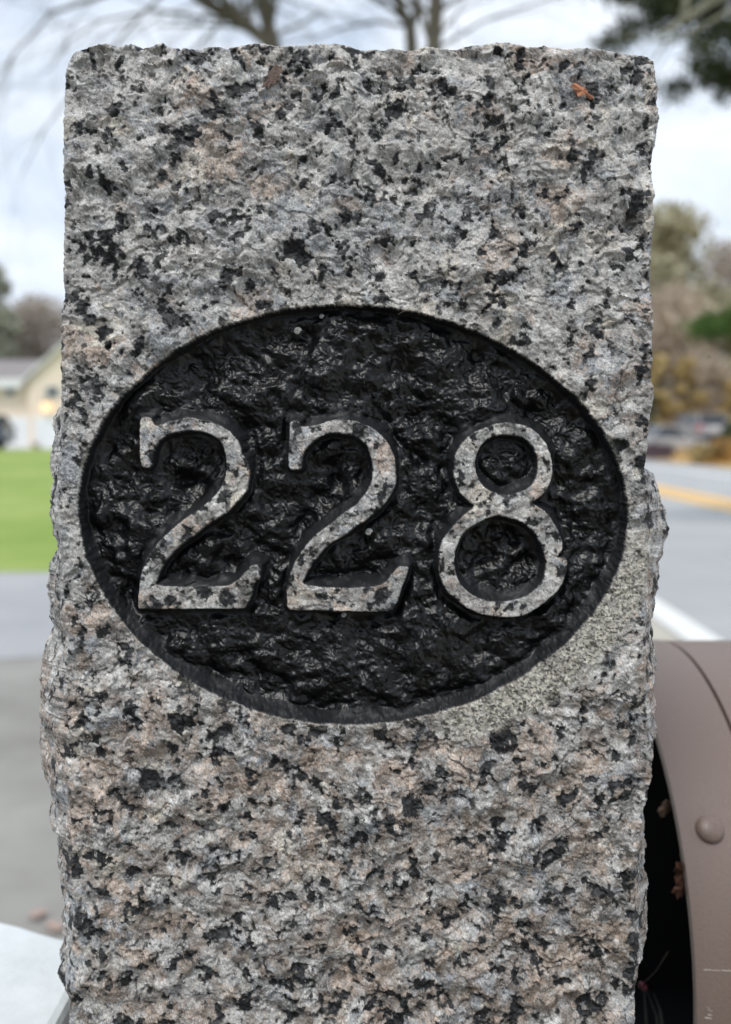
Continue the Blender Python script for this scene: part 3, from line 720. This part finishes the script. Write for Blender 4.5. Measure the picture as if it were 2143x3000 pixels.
# the cut ellipse and numerals
oval = to_local(harmonic([(1036 + (x_ - 1036) * 1.016, 1512 + (y_ - 1512) * 0.997) for x_, y_ in oval_px])); Mo = (A[:NR], B[:NR])
jit = .00012 * samp(n_mid, A, B) + .00010 * samp(n_fine, A, B)
d_ov = np.full(A.shape, .1); n_ov = np.zeros(A.shape)
d_ov[:NR], n_ov[:NR] = sdf(oval, *Mo)
d_ov = d_ov + jit
digs = []
rows_d = np.where((PYg[:, NC//2] > 1050) & (PYg[:, NC//2] < 1950))[0]; ra, rb = rows_d[0], rows_d[-1] + 1
sub = (slice(ra, rb), slice(None))
Ax, Bx = A[sub], B[sub]
jd = jit[sub] * .55 - .00012
def dig(poly, holes=()):
    d, n = sdf(to_local(smooth_poly(poly, 1, .14)), Ax, Bx)
    for hpoly in holes:
        dh, nh = sdf(to_local(smooth_poly(hpoly, 1)), Ax, Bx)
        m = -dh > d; d = np.where(m, -dh, d); n = np.where(m, -nh, n)
    D = np.full(A.shape, .1); N_ = np.zeros(A.shape); D[sub] = d + jd; N_[sub] = n
    return D, N_
for spec in ((two_a, ()), (two_b, ()), (eight_o, (eight_u, eight_l))):
    digs.append(dig(*spec))
DEPTH = .0058
# ellipse wall: steep overhead, sloping and smooth below
w_ov = (.0010 + .0034 * S(-n_ov, -.3, .8)) * (1 + .22 * np.clip(samp(n_big, A + .4, B), -2, 2))
rec = S(-d_ov, -.0001, 1.0 * w_ov) 
rec = np.where(d_ov < 0, np.clip(-d_ov / w_ov, 0, 1), 0)
rec = np.sin(rec * math.pi / 2) * .6 + rec * .4
n_f1 = field(31, .00055, .011, .15, 1.6, (1.05, .95)); n_f2 = field(32, .0004, .0035, .13, 1.1, (1.2, .9)); n_f3 = field(33, .0045, .016, .23, 1.2, (1.1, .9))
rough_patch = S(samp(n_cl, A + .3, B + .2) + .4 * samp(n_cl2, A, B), -.6, 1.0)
f1 = samp(n_f1, A, B); f2 = samp(n_f2, A, B)
floor_n = .00034 * f1 + .0015 * samp(n_big, A + .1, B) + .0008 * samp(n_f3, A, B) + (.3 + .9 * rough_patch) * .00013 * f2 + .00014 * rough_patch * np.abs(f1)
near_wall = S(-d_ov, .0005, .006)
for D, _ in digs: near_wall = near_wall * S(D, .0008, .0045)
floor_h = -DEPTH + floor_n * (.10 + .90 * near_wall)
hfront = hf * (1 - rec) + floor_h * rec
hfront = np.where(rec <= 0, hf, hfront)
top_lvl = hf * .55 - .0003
pm = S(rec, .02, .14)                              # paint mask
lift = np.zeros(A.shape)
for D, N_ in digs:
    w = (.0012 + .0028 * S(N_, -.1, .9)) * (1 + .18 * np.clip(samp(n_mid, A + .4, B), -2, 2))
    k_ = np.clip(1 - D / w, 0, 1); k_ = k_ ** 1.2
    lift = np.maximum(lift, k_)
    pm = pm * S(D, -.00012, .00022)
hfront = hfront * (1 - lift) + top_lvl * lift
# sandblasted overspray, lower right of the ellipse
ang = np.arctan2(B - B[:NR].mean() * 0 - (oval[:, 1].mean()), A - oval[:, 0].mean())
zone = S(np.cos(ang + .62), .80, .93)
blast = S(d_ov, .0145, .0095) * (d_ov > 0) * zone
blast = np.maximum(blast, S(d_ov, .0022, .0008) * (d_ov > -.0004) * .22)
Rg, _, _, _ = cells(A + .0002 * samp(w5, A, B), B, .00062, 401)
Bc = Ccol[:, NS:NS+NC].mean(-1, keepdims=True) * .22 + (lin((184, 178, 163)) * (.30 + 1.35 * Rg[0][..., None] ** 1.3)) * .85
Bc = np.where((Rg[1] < .22)[..., None], Bc * .25, Bc)
blast = blast * ((PYg.min() > 0))
Ccol[:, NS:NS+NC] = Ccol[:, NS:NS+NC] * (1 - blast[..., None]) + Bc * blast[..., None]
hfront = hfront * (1 - .75 * blast * (rec <= 0)) + .00012 * (Rg[2] - .5) * blast

# chipped edges all round the front
ed_l = A - A[:, :1]; ed_r = A[:, -1:] - A; ed_t = (B[:1] - B)
erad = .0008 + .0004 * samp(n_mid, A, B + .3) + .0006 * np.abs(samp(n_big, A, B))
erad = np.clip(erad, .0004, .004)
def rnd_edge(e, r): q = np.clip(1 - e / r, 0, 1); return -r * (1 - np.sqrt(np.clip(1 - q * q, 0, 1)))
hfront = hfront + rnd_edge(ed_l, erad) + rnd_edge(ed_r, erad) + rnd_edge(ed_t, erad * 1.2)
# corners at the top are knocked off
hfront = hfront - .004 * np.clip(1 - np.hypot(ed_l, ed_t) / .006, 0, 1) - .005 * np.clip(1 - np.hypot(ed_r, ed_t) / .008, 0, 1)

# positions
Pfront = l2w(A + .00012 * samp(n_fine, A + .7, B) * (np.minimum(ed_l, ed_r) < .0004), B + .00015 * samp(n_mid, A, B + .9) * (ed_t < .0003), hfront)
hs = Hh - Hh.mean()
def side_pos(sgn, off, cols, edge_col, tt):
    fade = S(tt, 0, .003)[None, :]; w_ = np.clip(off / .003, 0, 1)
    ax_, bx_ = sAx[:, cols], sBx[:, cols]
    chip = (.00008 + .00016 * w_) * samp(n_mid, ax_, bx_) + (.00010 + .00035 * w_) * terrace(samp(n_ledge, ax_, bx_) * 1.1, .35) + .0004 * w_ * samp(n_big, ax_, bx_) + .00010 * samp(n_fine, ax_, bx_)
    a = A[:, [edge_col]] + sgn * (off + chip * fade)
    h = hfront[:, [edge_col]] * (1 - tt / T)[None, :] - tt[None, :]
    b = B[:, [edge_col]] + 0 * a
    return l2w(a, b, h + 0 * a)
PL = side_pos(-1, offL[:, ::-1], slice(0, NS), 0, tdep[::-1])
PR = side_pos(1, offR, slice(NS + NC, COLS), -1, tdep)
G = np.concatenate([PL, Pfront, PR], 1)
paint = np.zeros((ROWS, COLS)); paint[:, NS:NS+NC] = pm
smoothw = np.zeros((ROWS, COLS)); smoothw[:, NS:NS+NC] = np.maximum(S(rec, 1.0, .93) * (rec > 0), S(lift, 0, .06))
kindmap = np.zeros((ROWS, COLS), int)                # 0 stone, 1 oval, 2.. numerals
km = np.where(d_ov < 0, 1, 0)
for i, (D, _) in enumerate(digs): km = np.where(D < .0042, 2 + i, km)
# numerals must not claim each other's ground
kindmap[:, NS:NS+NC] = km
idx = np.arange(ROWS * COLS).reshape(ROWS, COLS)
Q = np.stack([idx[:-1, :-1], idx[1:, :-1], idx[1:, 1:], idx[:-1, 1:]], -1)
fk = kindmap[:-1, :-1]

def granite_material():
    m = bpy.data.materials.new('granite'); m.use_nodes = True; nt = m.node_tree; N, Lk = nt.nodes, nt.links
    b = N['Principled BSDF']
    at_ = N.new('ShaderNodeAttribute'); at_.attribute_name = 'mineral'
    ap = N.new('ShaderNodeAttribute'); ap.attribute_name = 'paint'
    tc = N.new('ShaderNodeTexCoord')
    n1 = N.new('ShaderNodeTexNoise'); n1.inputs['Scale'].default_value = 1700; n1.inputs['Detail'].default_value = 4; n1.inputs['Roughness'].default_value = .8
    n2 = N.new('ShaderNodeTexNoise'); n2.inputs['Scale'].default_value = 600; n2.inputs['Detail'].default_value = 5; n2.inputs['Roughness'].default_value = .65
    Lk.new(tc.outputs['Object'], n1.inputs['Vector']); Lk.new(tc.outputs['Object'], n2.inputs['Vector'])
    mr = N.new('ShaderNodeMapRange'); mr.inputs[1].default_value = .25; mr.inputs[2].default_value = .75; mr.inputs[3].default_value = .52; mr.inputs[4].default_value = 1.48
    Lk.new(n1.outputs['Fac'], mr.inputs[0])
    mul = N.new('ShaderNodeVectorMath'); mul.operation = 'SCALE'; Lk.new(at_.outputs['Color'], mul.inputs[0]); Lk.new(mr.outputs[0], mul.inputs['Scale'])
    # sharp pale cleavage fibres, two directions
    prev = mul.outputs[0]
    for rot, sc_, off_ in ((.5, (1500, 1500, 420), 0.0), (-1.0, (1300, 1300, 380), 3.0), (1.5, (700, 700, 260), 7.0)):
        mp = N.new('ShaderNodeMapping'); mp.inputs['Rotation'].default_value = (0, rot, 0); mp.inputs['Location'].default_value = (off_, off_, 0); mp.inputs['Scale'].default_value = sc_
        nf = N.new('ShaderNodeTexNoise'); nf.inputs['Scale'].default_value = 1.0; nf.inputs['Detail'].default_value = 2
        vr = N.new('ShaderNodeVectorRotate'); vr.rotation_type = 'Y_AXIS'; vr.inputs['Angle'].default_value = rot
        Lk.new(tc.outputs['Object'], vr.inputs['Vector']); mp.inputs['Rotation'].default_value = (0, 0, 0); Lk.new(vr.outputs[0], mp.inputs['Vector']); Lk.new(mp.outputs[0], nf.inputs['Vector'])
        sb = N.new('ShaderNodeMath'); sb.operation = 'SUBTRACT'; sb.inputs[1].default_value = .5; Lk.new(nf.outputs['Fac'], sb.inputs[0])
        ab = N.new('ShaderNodeMath'); ab.operation = 'ABSOLUTE'; Lk.new(sb.outputs[0], ab.inputs[0])
        m1 = N.new('ShaderNodeMapRange'); m1.inputs[1].default_value = .035; m1.inputs[2].default_value = .0; m1.inputs[3].default_value = 0; m1.inputs[4].default_value = 1; Lk.new(ab.outputs[0], m1.inputs[0])
        nm = N.new('ShaderNodeTexNoise'); nm.inputs['Scale'].default_value = 170 + 60 * off_; nm.inputs['Detail'].default_value = 2; Lk.new(tc.outputs['Object'], nm.inputs['Vector'])
        m2 = N.new('ShaderNodeMapRange'); m2.inputs[1].default_value = .45; m2.inputs[2].default_value = .62; m2.inputs[4].default_value = .55; Lk.new(nm.outputs['Fac'], m2.inputs[0])
        mm = N.new('ShaderNodeMath'); mm.operation = 'MULTIPLY'; Lk.new(m1.outputs[0], mm.inputs[0]); Lk.new(m2.outputs[0], mm.inputs[1])
        lm0 = N.new('ShaderNodeMapRange'); lm0.inputs[1].default_value = .02; lm0.inputs[2].default_value = .28; lm0.inputs[3].default_value = .12; Lk.new(at_.outputs['Fac'], lm0.inputs[0])
        lm = N.new('ShaderNodeMath'); lm.operation = 'MULTIPLY'; Lk.new(mm.outputs[0], lm.inputs[0]); Lk.new(lm0.outputs[0], lm.inputs[1])
        mx = N.new('ShaderNodeMix'); mx.data_type = 'RGBA'; Lk.new(lm.outputs[0], mx.inputs[0]); Lk.new(prev, mx.inputs[6]); mx.inputs[7].default_value = (.72, .71, .68, 1); prev = mx.outputs[2]
    mix = N.new('ShaderNodeMix'); mix.data_type = 'RGBA'; Lk.new(ap.outputs['Fac'], mix.inputs[0]); Lk.new(prev, mix.inputs[6]); am = N.new('ShaderNodeAttribute'); am.attribute_name = 'matt'
    pc = N.new('ShaderNodeMix'); pc.data_type = 'RGBA'; Lk.new(am.outputs['Fac'], pc.inputs[0]); pc.inputs[6].default_value = (.0014, .0015, .0020, 1); pc.inputs[7].default_value = (.0068, .0073, .0092, 1); Lk.new(pc.outputs[2], mix.inputs[7])
    Lk.new(mix.outputs[2], b.inputs['Base Color'])
    rr = N.new('ShaderNodeMapRange'); rr.inputs[1].default_value = .3; rr.inputs[2].default_value = .7; rr.inputs[3].default_value = .30; rr.inputs[4].default_value = .44
    Lk.new(n2.outputs['Fac'], rr.inputs[0])
    mxr = N.new('ShaderNodeMix'); mxr.data_type = 'FLOAT'; Lk.new(ap.outputs['Fac'], mxr.inputs[0]); mxr.inputs[2].default_value = .6
    rw = N.new('ShaderNodeMath'); rw.operation = 'MULTIPLY_ADD'; Lk.new(am.outputs['Fac'], rw.inputs[0]); rw.inputs[1].default_value = .22; Lk.new(rr.outputs[0], rw.inputs[2]); Lk.new(rw.outputs[0], mxr.inputs[3])
    Lk.new(mxr.outputs[0], b.inputs['Roughness'])
    sl_ = N.new('ShaderNodeMapRange'); sl_.inputs[3].default_value = .5; sl_.inputs[4].default_value = .5; Lk.new(ap.outputs['Fac'], sl_.inputs[0]); Lk.new(sl_.outputs[0], b.inputs['Specular IOR Level'])
    inv = N.new('ShaderNodeMapRange'); inv.inputs[3].default_value = .8; inv.inputs[4].default_value = .12; Lk.new(ap.outputs['Fac'], inv.inputs[0])
    bp = N.new('ShaderNodeBump'); Lk.new(inv.outputs[0], bp.inputs['Strength']); bp.inputs['Distance'].default_value = .00028
    Lk.new(n2.outputs['Fac'], bp.inputs['Height'])
    bp2 = N.new('ShaderNodeBump'); bp2.inputs['Strength'].default_value = .6; bp2.inputs['Distance'].default_value = .00010
    Lk.new(n1.outputs['Fac'], bp2.inputs['Height']); Lk.new(bp.outputs['Normal'], bp2.inputs['Normal']); Lk.new(bp2.outputs['Normal'], b.inputs['Normal'])
    return m
M_granite = granite_material()
post = empty('granite_post', tuple(l2w(0.0, b_end, -.08)))
tag(post, 'rough split granite gate post with a black oval numbered 228', 'gate post')
po = np.array(post.location)
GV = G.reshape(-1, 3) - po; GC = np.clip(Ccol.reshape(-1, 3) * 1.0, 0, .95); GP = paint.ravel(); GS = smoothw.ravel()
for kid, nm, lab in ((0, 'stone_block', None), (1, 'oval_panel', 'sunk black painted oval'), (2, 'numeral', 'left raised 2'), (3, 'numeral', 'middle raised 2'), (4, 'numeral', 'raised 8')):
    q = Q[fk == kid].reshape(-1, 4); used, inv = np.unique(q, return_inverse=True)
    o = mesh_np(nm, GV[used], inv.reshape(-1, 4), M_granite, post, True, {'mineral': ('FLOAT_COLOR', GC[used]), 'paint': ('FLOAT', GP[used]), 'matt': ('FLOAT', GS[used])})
    if lab: o['label'] = lab
# top of the post, and its back
uu = np.linspace(0, 1, NC)[None, :]
frow = Pfront[0][None]; lft = np.vstack([Pfront[0, :1], PL[0, ::-1]])[:, None]; rgt = np.vstack([Pfront[0, -1:], PR[0]])[:, None]
cap = frow + (lft - lft[:1]) * (1 - uu)[..., None] + (rgt - rgt[:1]) * uu[..., None]
cx, cy = A[0][None, :] + 0 * cap[..., 0], B[0][None, :] + np.concatenate([[0], tdep])[:, None]
cc, _ = minerals(cx, cy, 0 * cx)
tw = (S(np.concatenate([[0], tdep]), 0, .006))[:, None] * S(np.minimum(uu, 1 - uu), 0, .02)
rc = relief(cx + .5, cy, 0 * cx)
cap = cap + ez * ((np.minimum((rc - rc.mean()) * .25, .0004) - .0012) * tw - .004 * S(np.concatenate([[0], tdep]), 0, .02)[:, None])[..., None]
ci = np.arange(cap.shape[0] * NC).reshape(cap.shape[0], NC)
cq = np.stack([ci[:-1, :-1], ci[:-1, 1:], ci[1:, 1:], ci[1:, :-1]], -1).reshape(-1, 4)
mesh_np('top_face', cap.reshape(-1, 3) - po, cq, M_granite, post, True, {'mineral': ('FLOAT_COLOR', np.clip(cc.reshape(-1, 3), 0, .95)), 'paint': ('FLOAT', np.zeros(cap.shape[0] * NC))})
rws = np.unique(np.concatenate([np.arange(0, ROWS, 12), [ROWS - 1]]))
bl = PL[rws, 0]; br_ = PR[rws, -1]; nb = 24; ub = np.linspace(0, 1, nb)[None, :, None]
back = bl[:, None] * (1 - ub) + br_[:, None] * ub
bi_ = np.arange(len(rws) * nb).reshape(len(rws), nb)
bq = np.stack([bi_[:-1, :-1], bi_[:-1, 1:], bi_[1:, 1:], bi_[1:, :-1]], -1).reshape(-1, 4)
mesh_np('back_face', back.reshape(-1, 3) - po, bq, M_granite, post, False, {'mineral': ('FLOAT_COLOR', np.tile(lin((150, 148, 145)), (len(rws) * nb, 1)) * rng.uniform(.5, 1.3, (len(rws)*nb, 1))), 'paint': ('FLOAT', np.zeros(len(rws) * nb))})

# a few grains, a leaf scrap and a straw on the face
def face_pt(px, py, h=.001):
    a, b = px2l(px, py); i = np.argmin((A[:NR] - a) ** 2 + (B[:NR] - b) ** 2)
    return l2w(a, b, hfront[:NR].ravel()[i] + h)
def outline_thing(name, pts, label, cat, m, th=.0004, lift_=.0008, bend=.0012):
    P3 = [face_pt(x, y, lift_) for x, y in pts]; c = np.mean(P3, 0); hmax = max((p - O) @ eo for p in P3)
    P3 = [p - eo * ((p - O) @ eo) + eo * (hmax + bend * math.sin(i * 1.7) * .4) for i, p in enumerate(P3)]
    c = np.mean(P3, 0) + eo * bend * .5; n = len(P3)
    vs = [p - c for p in P3] + [c - c] + [p - c - eo * th for p in P3] + [-eo * th]
    fs = [(i, (i+1) % n, n) for i in range(n)] + [((i+1) % n + n + 1, i + n + 1, 2*n + 1) for i in range(n)] + [(i, i+n+1, (i+1) % n + n+1, (i+1) % n) for i in range(n)]
    o = MB().add(vs, fs).build(name, m); o.location = tuple(c)
    return tag(o, label, cat)
M_leaf = mat('rust_leaf', (.42, .17, .09), .7, col2=(.60, .27, .15), scale=500)
outline_thing('leaf_scrap', crop([(310,720),(335,690),(380,672),(420,690),(450,725),(500,745),(530,770),(545,810),(600,850),(610,885),(570,885),(545,825),(480,835),(410,855),(395,800),(360,760)], 1600, 100, 4.511), 'rust coloured scrap of dead leaf stuck near the top right of the granite face', 'leaf', M_leaf)
M_brownbit = mat('brown_bark_bit', (.05, .035, .03), .8, col2=(.26, .18, .14), scale=1400)
outline_thing('bark_scrap', [(803,196),(812,190),(818,198),(827,196),(829,214),(820,222),(824,234),(811,240),(806,251),(795,249),(789,262),(780,256),(769,261),(772,247),(780,243),(779,231),(787,226),(783,212),(794,210)], 'dull brown bark scrap stuck near the top middle of the granite face', 'bark', M_brownbit, th=.0002, lift_=-.0001, bend=.0004)
M_straw = mat('pale_straw', (.6, .53, .38), .6)
sp_ = [face_pt(1168, 914, .001), face_pt(1200, 906, .0025), face_pt(1238, 912, .001)]
o = MB().tube([p - sp_[1] for p in sp_], [.00012, .00016, .0001], 5).build('straw', M_straw); o.location = tuple(sp_[1]); tag(o, 'thin pale straw caught on the upper rim of the black oval', 'straw')
M_shell = mat('chalky_shell', (.42, .42, .40), .5, var=.3, scale=900)
for (px, py, r, lb) in ((870, 964, .0011, 'small chalky snail shell at the upper left of the oval'), (1081, 1561, .0011, 'round chalky snail shell right of the middle numeral'), (941, 921, .0007, 'tiny grey shell under the upper rim of the oval'), (1007, 1808, .0008, 'tiny pale shell just below the middle numeral')):
    c = face_pt(px, py, .0009); mb = MB(); n = 26; pts = []; rd = []
    for i in range(n):
        t = i / (n - 1); an = t * 4.2 * math.pi; q = r * (1 - .82 * t)
        pts.append(ex * (math.cos(an) * q) + ez * (math.sin(an) * q) + eo * (r * .5 * t)); rd.append(r * .42 * (1 - .6 * t))
    mb.tube(pts, rd, 6); o = mb.build('snail_shell', M_shell, smooth=True); o.location = tuple(c); tag(o, lb, 'shell', 'tiny shells on the black oval')

# ---------------------------------------------------------------- brown mailbox behind the post
def metal(name, base, rough, bump=.00025, sc=900):
    m = mat(name, base, rough, var=.06, scale=sc, bump=bump, detail=3, spec=.5)
    return m
M_box = metal('taupe_powder_coat', (.205, .150, .126), .36)
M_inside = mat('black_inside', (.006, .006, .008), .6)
MX, MD, MA, MBh, MZ = .1405, .40, .150, .135, CAM_H - .256
LB, COL = .48, .0345
box = empty('mailbox', (MX, MD + MA, MZ - .15)); tag(box, 'taupe metal mailbox with domed top and riveted collar, right of the post', 'mailbox')
bo = Vector((MX, MD + MA, MZ - .15))
def prof(off, n=40):
    """dome section (y, z) grown by off, from near foot over the top to far foot"""
    pts = [(-MA - off, -.005 - off)]
    pts += [(-MA - off, .02 + .125 * i / 5) for i in range(6)]
    for i in range(1, n):
        a = math.pi * i / n; pts.append((-(MA + off) * math.cos(a), .15 + (MBh + off) * math.sin(a)))
    pts += [(MA + off, .145 - .125 * i / 5) for i in range(6)] + [(MA + off, -.005 - off)]
    return pts
def shell(x0, x1, off_in, off_out, name, m, parent, nx=8, closed_back=False):
    pi_, po_ = prof(off_in), prof(off_out); n = len(pi_); vs = []; fs = []
    xsn = np.linspace(x0, x1, nx)
    for x in xsn:
        vs += [(x, y, z) for y, z in po_]
    k = len(vs)
    for x in xsn: vs += [(x, y, z) for y, z in pi_]
    for j in range(nx - 1):
        for i in range(n):
            a, b = j * n + i, j * n + (i + 1) % n
            fs.append((a, b, b + n, a + n)); fs.append((k + a, k + a + n, k + b + n, k + b))
    for i in range(n):
        b = (i + 1) % n; fs.append((i, k + i, k + b, b)); q = (nx - 1) * n; fs.append((q + i, q + b, k + q + b, k + q + i))
    o = MB().add(vs, fs).build(name, m, parent, smooth=True)
    mod = o.modifiers.new('es', 'EDGE_SPLIT'); mod.split_angle = math.radians(40)
    return o
shell(COL + .0022, LB, -.0012, .0012, 'body', M_box, box)
shell(COL * .5, COL + .02, -.0034, -.0022, 'seam', M_box, box)
shell(.0, COL, -.0008, .0016, 'collar', M_box, box, nx=6)
shell(-.0012, .0022, -.0016, .0026, 'rim', M_box, box, nx=3)
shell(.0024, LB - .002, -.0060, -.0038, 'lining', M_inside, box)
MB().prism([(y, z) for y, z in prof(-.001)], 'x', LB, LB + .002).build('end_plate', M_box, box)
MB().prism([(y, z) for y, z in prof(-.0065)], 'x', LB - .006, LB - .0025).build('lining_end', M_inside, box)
def on_collar(px, py):
    """where the line of sight meets the collar's outer face"""
    x = (px - CX) / F_PX; u_ = (CY - py) / F_PX; d = Vector((x, cp + u_ * sp, -sp + u_ * cp))
    for t in np.linspace(.3, .7, 4000):
        p = Vector((0, 0, CAM_H)) + d * t; q = p - bo
        yy_, zz_ = q.y, q.z - .15
        ins = abs(yy_) < MA + .0016 and (zz_ < 0 or (yy_ / (MA + .0016)) ** 2 + (zz_ / (MBh + .0016)) ** 2 < 1)
        if ins: break
    nrm = Vector((0, yy_ / MA ** 2, max(0, zz_) / MBh ** 2)).normalized()
    return q, nrm
q, nrm = on_collar(2079, 2430)
def dome(c, nrm, r, hgt, name, m, parent):
    a = Vector((1, 0, 0)); b = nrm.cross(a); vs = []; fs = []; R_, N_ = 9, 28
    for i in range(R_):
        t = max(0, (i - 1)) / (R_ - 2) * math.pi / 2; up = 0 if i == 0 else .0011
        for k in range(N_):
            an = 2 * math.pi * k / N_
            vs.append(c + (a * math.cos(an) + b * math.sin(an)) * r * math.cos(t) + nrm * (up * r / .0062 + hgt * math.sin(t)))
    for i in range(R_ - 1):
        for k in range(N_): fs.append((i*N_+k, i*N_+(k+1) % N_, (i+1)*N_+(k+1) % N_, (i+1)*N_+k))
    return MB().add(vs, fs).build(name, m, parent, smooth=True)
dome(q, nrm, .0062, .0030, 'rivet', M_box, box)
q2, nrm2 = q.copy(), nrm
o = dome(Vector((q.x, -q.y, q.z)), Vector((0, -nrm.y, nrm.z)), .0062, .003, 'rivet', M_box, box)
# scratches down to bare metal
M_scr = mat('bare_scratch', (.62, .56, .50), .5)
rs_ = random.Random(4)
def scratch(p0, p1, r=.00016):
    a, na = on_collar(*p0); b, nb_ = on_collar(*p1)
    pts = [a.lerp(b, t) + na * .00005 for t in (0, .25, .5, .75, 1)]
    pts = [p + Vector((rs_.gauss(0, .0001), 0, rs_.gauss(0, .0001))) for p in pts]
    MB().tube(pts, [r * rs_.uniform(.4, 1) for _ in pts], 4).build('scratch', M_scr, box)
for a_, b_, r_s in (((2062, 2842), (2085, 2841), .0003), ((2085, 2842), (2112, 2843), .00016), ((2115, 2843), (2150, 2844), .0002), ((2054, 2842), (2055, 2862), .0003), ((2074, 2958), (2088, 2963), .0002), ((2074, 2972), (2087, 2976), .0002), ((2058, 2981), (2085, 2984), .0003), ((2041, 2684), (2042, 2690), .0003), ((2070, 2950), (2080, 2955), .00012)):
    scratch(a_, b_, r_s)
# mailbox stand
MB().box(.06, .14, -.04, .04, -(MZ - .15) - .0, -.008).build('stand_post', M_bark_dark, box)
# leaves caught inside
M_dead = mat('dead_leaf', (.08, .035, .02), .7, col2=(.14, .065, .04), scale=300)
M_dead2 = mat('pale_dead_leaf', (.18, .12, .08), .7, col2=(.25, .17, .12), scale=300)
def in_box(px, py, Y): return at(px, py, Y)
def lobed_leaf(c, size, m, label, seed, name='dead_leaf', tilt=None):
    r = random.Random(seed); n = 22; vs = []
    for i in range(n):
        an = 2 * math.pi * i / n; q = size * (.55 + .45 * abs(math.cos(2.5 * an)) ** .7) * r.uniform(.85, 1.1)
        vs.append(Vector((math.cos(an) * q * .6, r.gauss(0, size * .08), math.sin(an) * q)))
    vs.append(Vector((0, -size * .12, 0)))
    vs += [v_ + Vector((0, .0006, 0)) for v_ in vs]
    k_ = n + 1
    fs = [(i, (i+1) % n, n) for i in range(n)] + [((i+1) % n + k_, i + k_, n + k_) for i in range(n)] + [(i, i+k_, (i+1) % n+k_, (i+1) % n) for i in range(n)]
    o = MB().add(vs, fs).build(name, m); o.location = c
    o.rotation_euler = tilt or (r.uniform(-.3, .3), r.uniform(-.6, .6), r.uniform(-.5, .5))
    return tag(o, label, 'leaf')
lobed_leaf(in_box(1950, 2368, .455), .0052, M_dead2, 'pale curled dead leaf high in the dark mouth of the mailbox', 2, tilt=(.2, .5, .3))
lobed_leaf(in_box(2003, 2555, .425), .0085, M_dead, 'reddish lobed dead leaf against the inner rim of the mailbox', 3, tilt=(.1, -.2, .5))
lobed_leaf(in_box(1996, 2600, .425), .0060, M_dead, 'smaller dead leaf hanging below the reddish lobed one', 5, tilt=(.1, .3, .2))
# a dry stem with a dark red berry between post and mailbox
tw0, tw1, tw2 = at(1875, 2892, .43), at(1925, 2842, .44), at(1958, 2788, .45)
st_root = empty('dry_stem', at(1880, 2900, .43)); tag(st_root, 'dry stem with dark red berry beside the foot of the granite post', 'plant')
so = Vector(st_root.location)
MB().tube([tw0 - so, tw1 - so, tw2 - so], [.00014, .00014, .0002], 5).build('stem', M_bark_dark, st_root)
M_berry = mat('dark_red_berry', (.10, .018, .03), .4)
for k_, (bx_, by_) in enumerate(((1880, 2885), (1888, 2893))):
    c = at(bx_, by_, .43) - so; dome(c, Vector((0, -1, .2)).normalized(), .0016, .0016, 'berry', M_berry, st_root)
M_blade = mat('dark_dry_blade', (.05, .055, .05), .6)
gr_root = empty('grass_tuft', at(1900, 3060, .45)); tag(gr_root, 'dark thin grass blades rising at the bottom beside the post', 'grass tuft')
go_ = Vector(gr_root.location)
for pts in (((1905, 3080), (1895, 2990), (1888, 2900)), ((1935, 3080), (1925, 2980), (1895, 2900)), ((1950, 3060), (1935, 2960), (1915, 2910))):
    MB().tube([at(x, y, .45) - go_ for x, y in pts], [.0007, .0006, .0002], 4).build('blade', M_blade, gr_root)

# ---------------------------------------------------------------- pale slab topped pillar, bottom left
M_slab = mat('white_painted_stone', (.62, .66, .655), .8, col2=(.74, .77, .78), scale=60, bump=.0012, detail=8)
ps = at(-60, 2690, .50)
sl = empty('pale_pillar', (ps.x - .05, .46, 0)); tag(sl, 'pale rough topped pillar at the bottom left beside the post', 'pillar')
slo = Vector(sl.location)
ztop = CAM_H - .243
edge = [at(-700, 2640, .50), at(-300, 2650, .50), at(-120, 2668, .50), at(0, 2692, .50), at(60, 2706, .5), at(120, 2726, .5), at(180, 2742, .5), at(230, 2752, .5), at(262, 2770, .5)]
outl = []
for p_ in edge:                       # drop the back edge onto the slab's top plane
    d_ = p_ - Vector((0, 0, CAM_H)); q_ = Vector((0, 0, CAM_H)) + d_ * ((ztop - CAM_H) / d_.z); outl.append((q_.x - slo.x, q_.y - slo.y))
xr_ = outl[-1][0]
outl += [(xr_ + .004, outl[-1][1] - .03), (xr_ + .004, .20 - slo.y), (outl[0][0], .20 - slo.y)]
outl = outl[::-1]
MB().prism(outl, 'z', ztop - .05, ztop).build('top_slab', M_slab, sl, bevel=.004)
xs_o = [o_[0] for o_ in outl]; ys_o = [o_[1] for o_ in outl]
MB().box(min(xs_o) + .02, max(xs_o) - .015, min(ys_o) + .02, max(ys_o) - .06, 0, ztop - .0505).build('shaft', M_slab, sl)

# fallen leaves on the drive
M_pink = mat('pinkish_fallen_leaf', (.42, .31, .26), .8, var=.15, scale=30)
for i, (px, py, s_, lb) in enumerate(((111, 2675, .035, 'pinkish fallen leaf on the drive above the pale pillar'), (163, 2712, .038, 'pinkish fallen leaf on the drive against the edge of the post'))):
    u_ = (CY - py) / F_PX; d_ = Vector(((px - CX) / F_PX, cp + u_ * sp, -sp + u_ * cp)); c = Vector((0, 0, CAM_H)) + d_ * (-(CAM_H - .012) / d_.z)
    o = lobed_leaf(c, s_, M_pink, lb, 70 + i, 'fallen_leaf', tilt=(math.radians(84), 0, .6 * i))
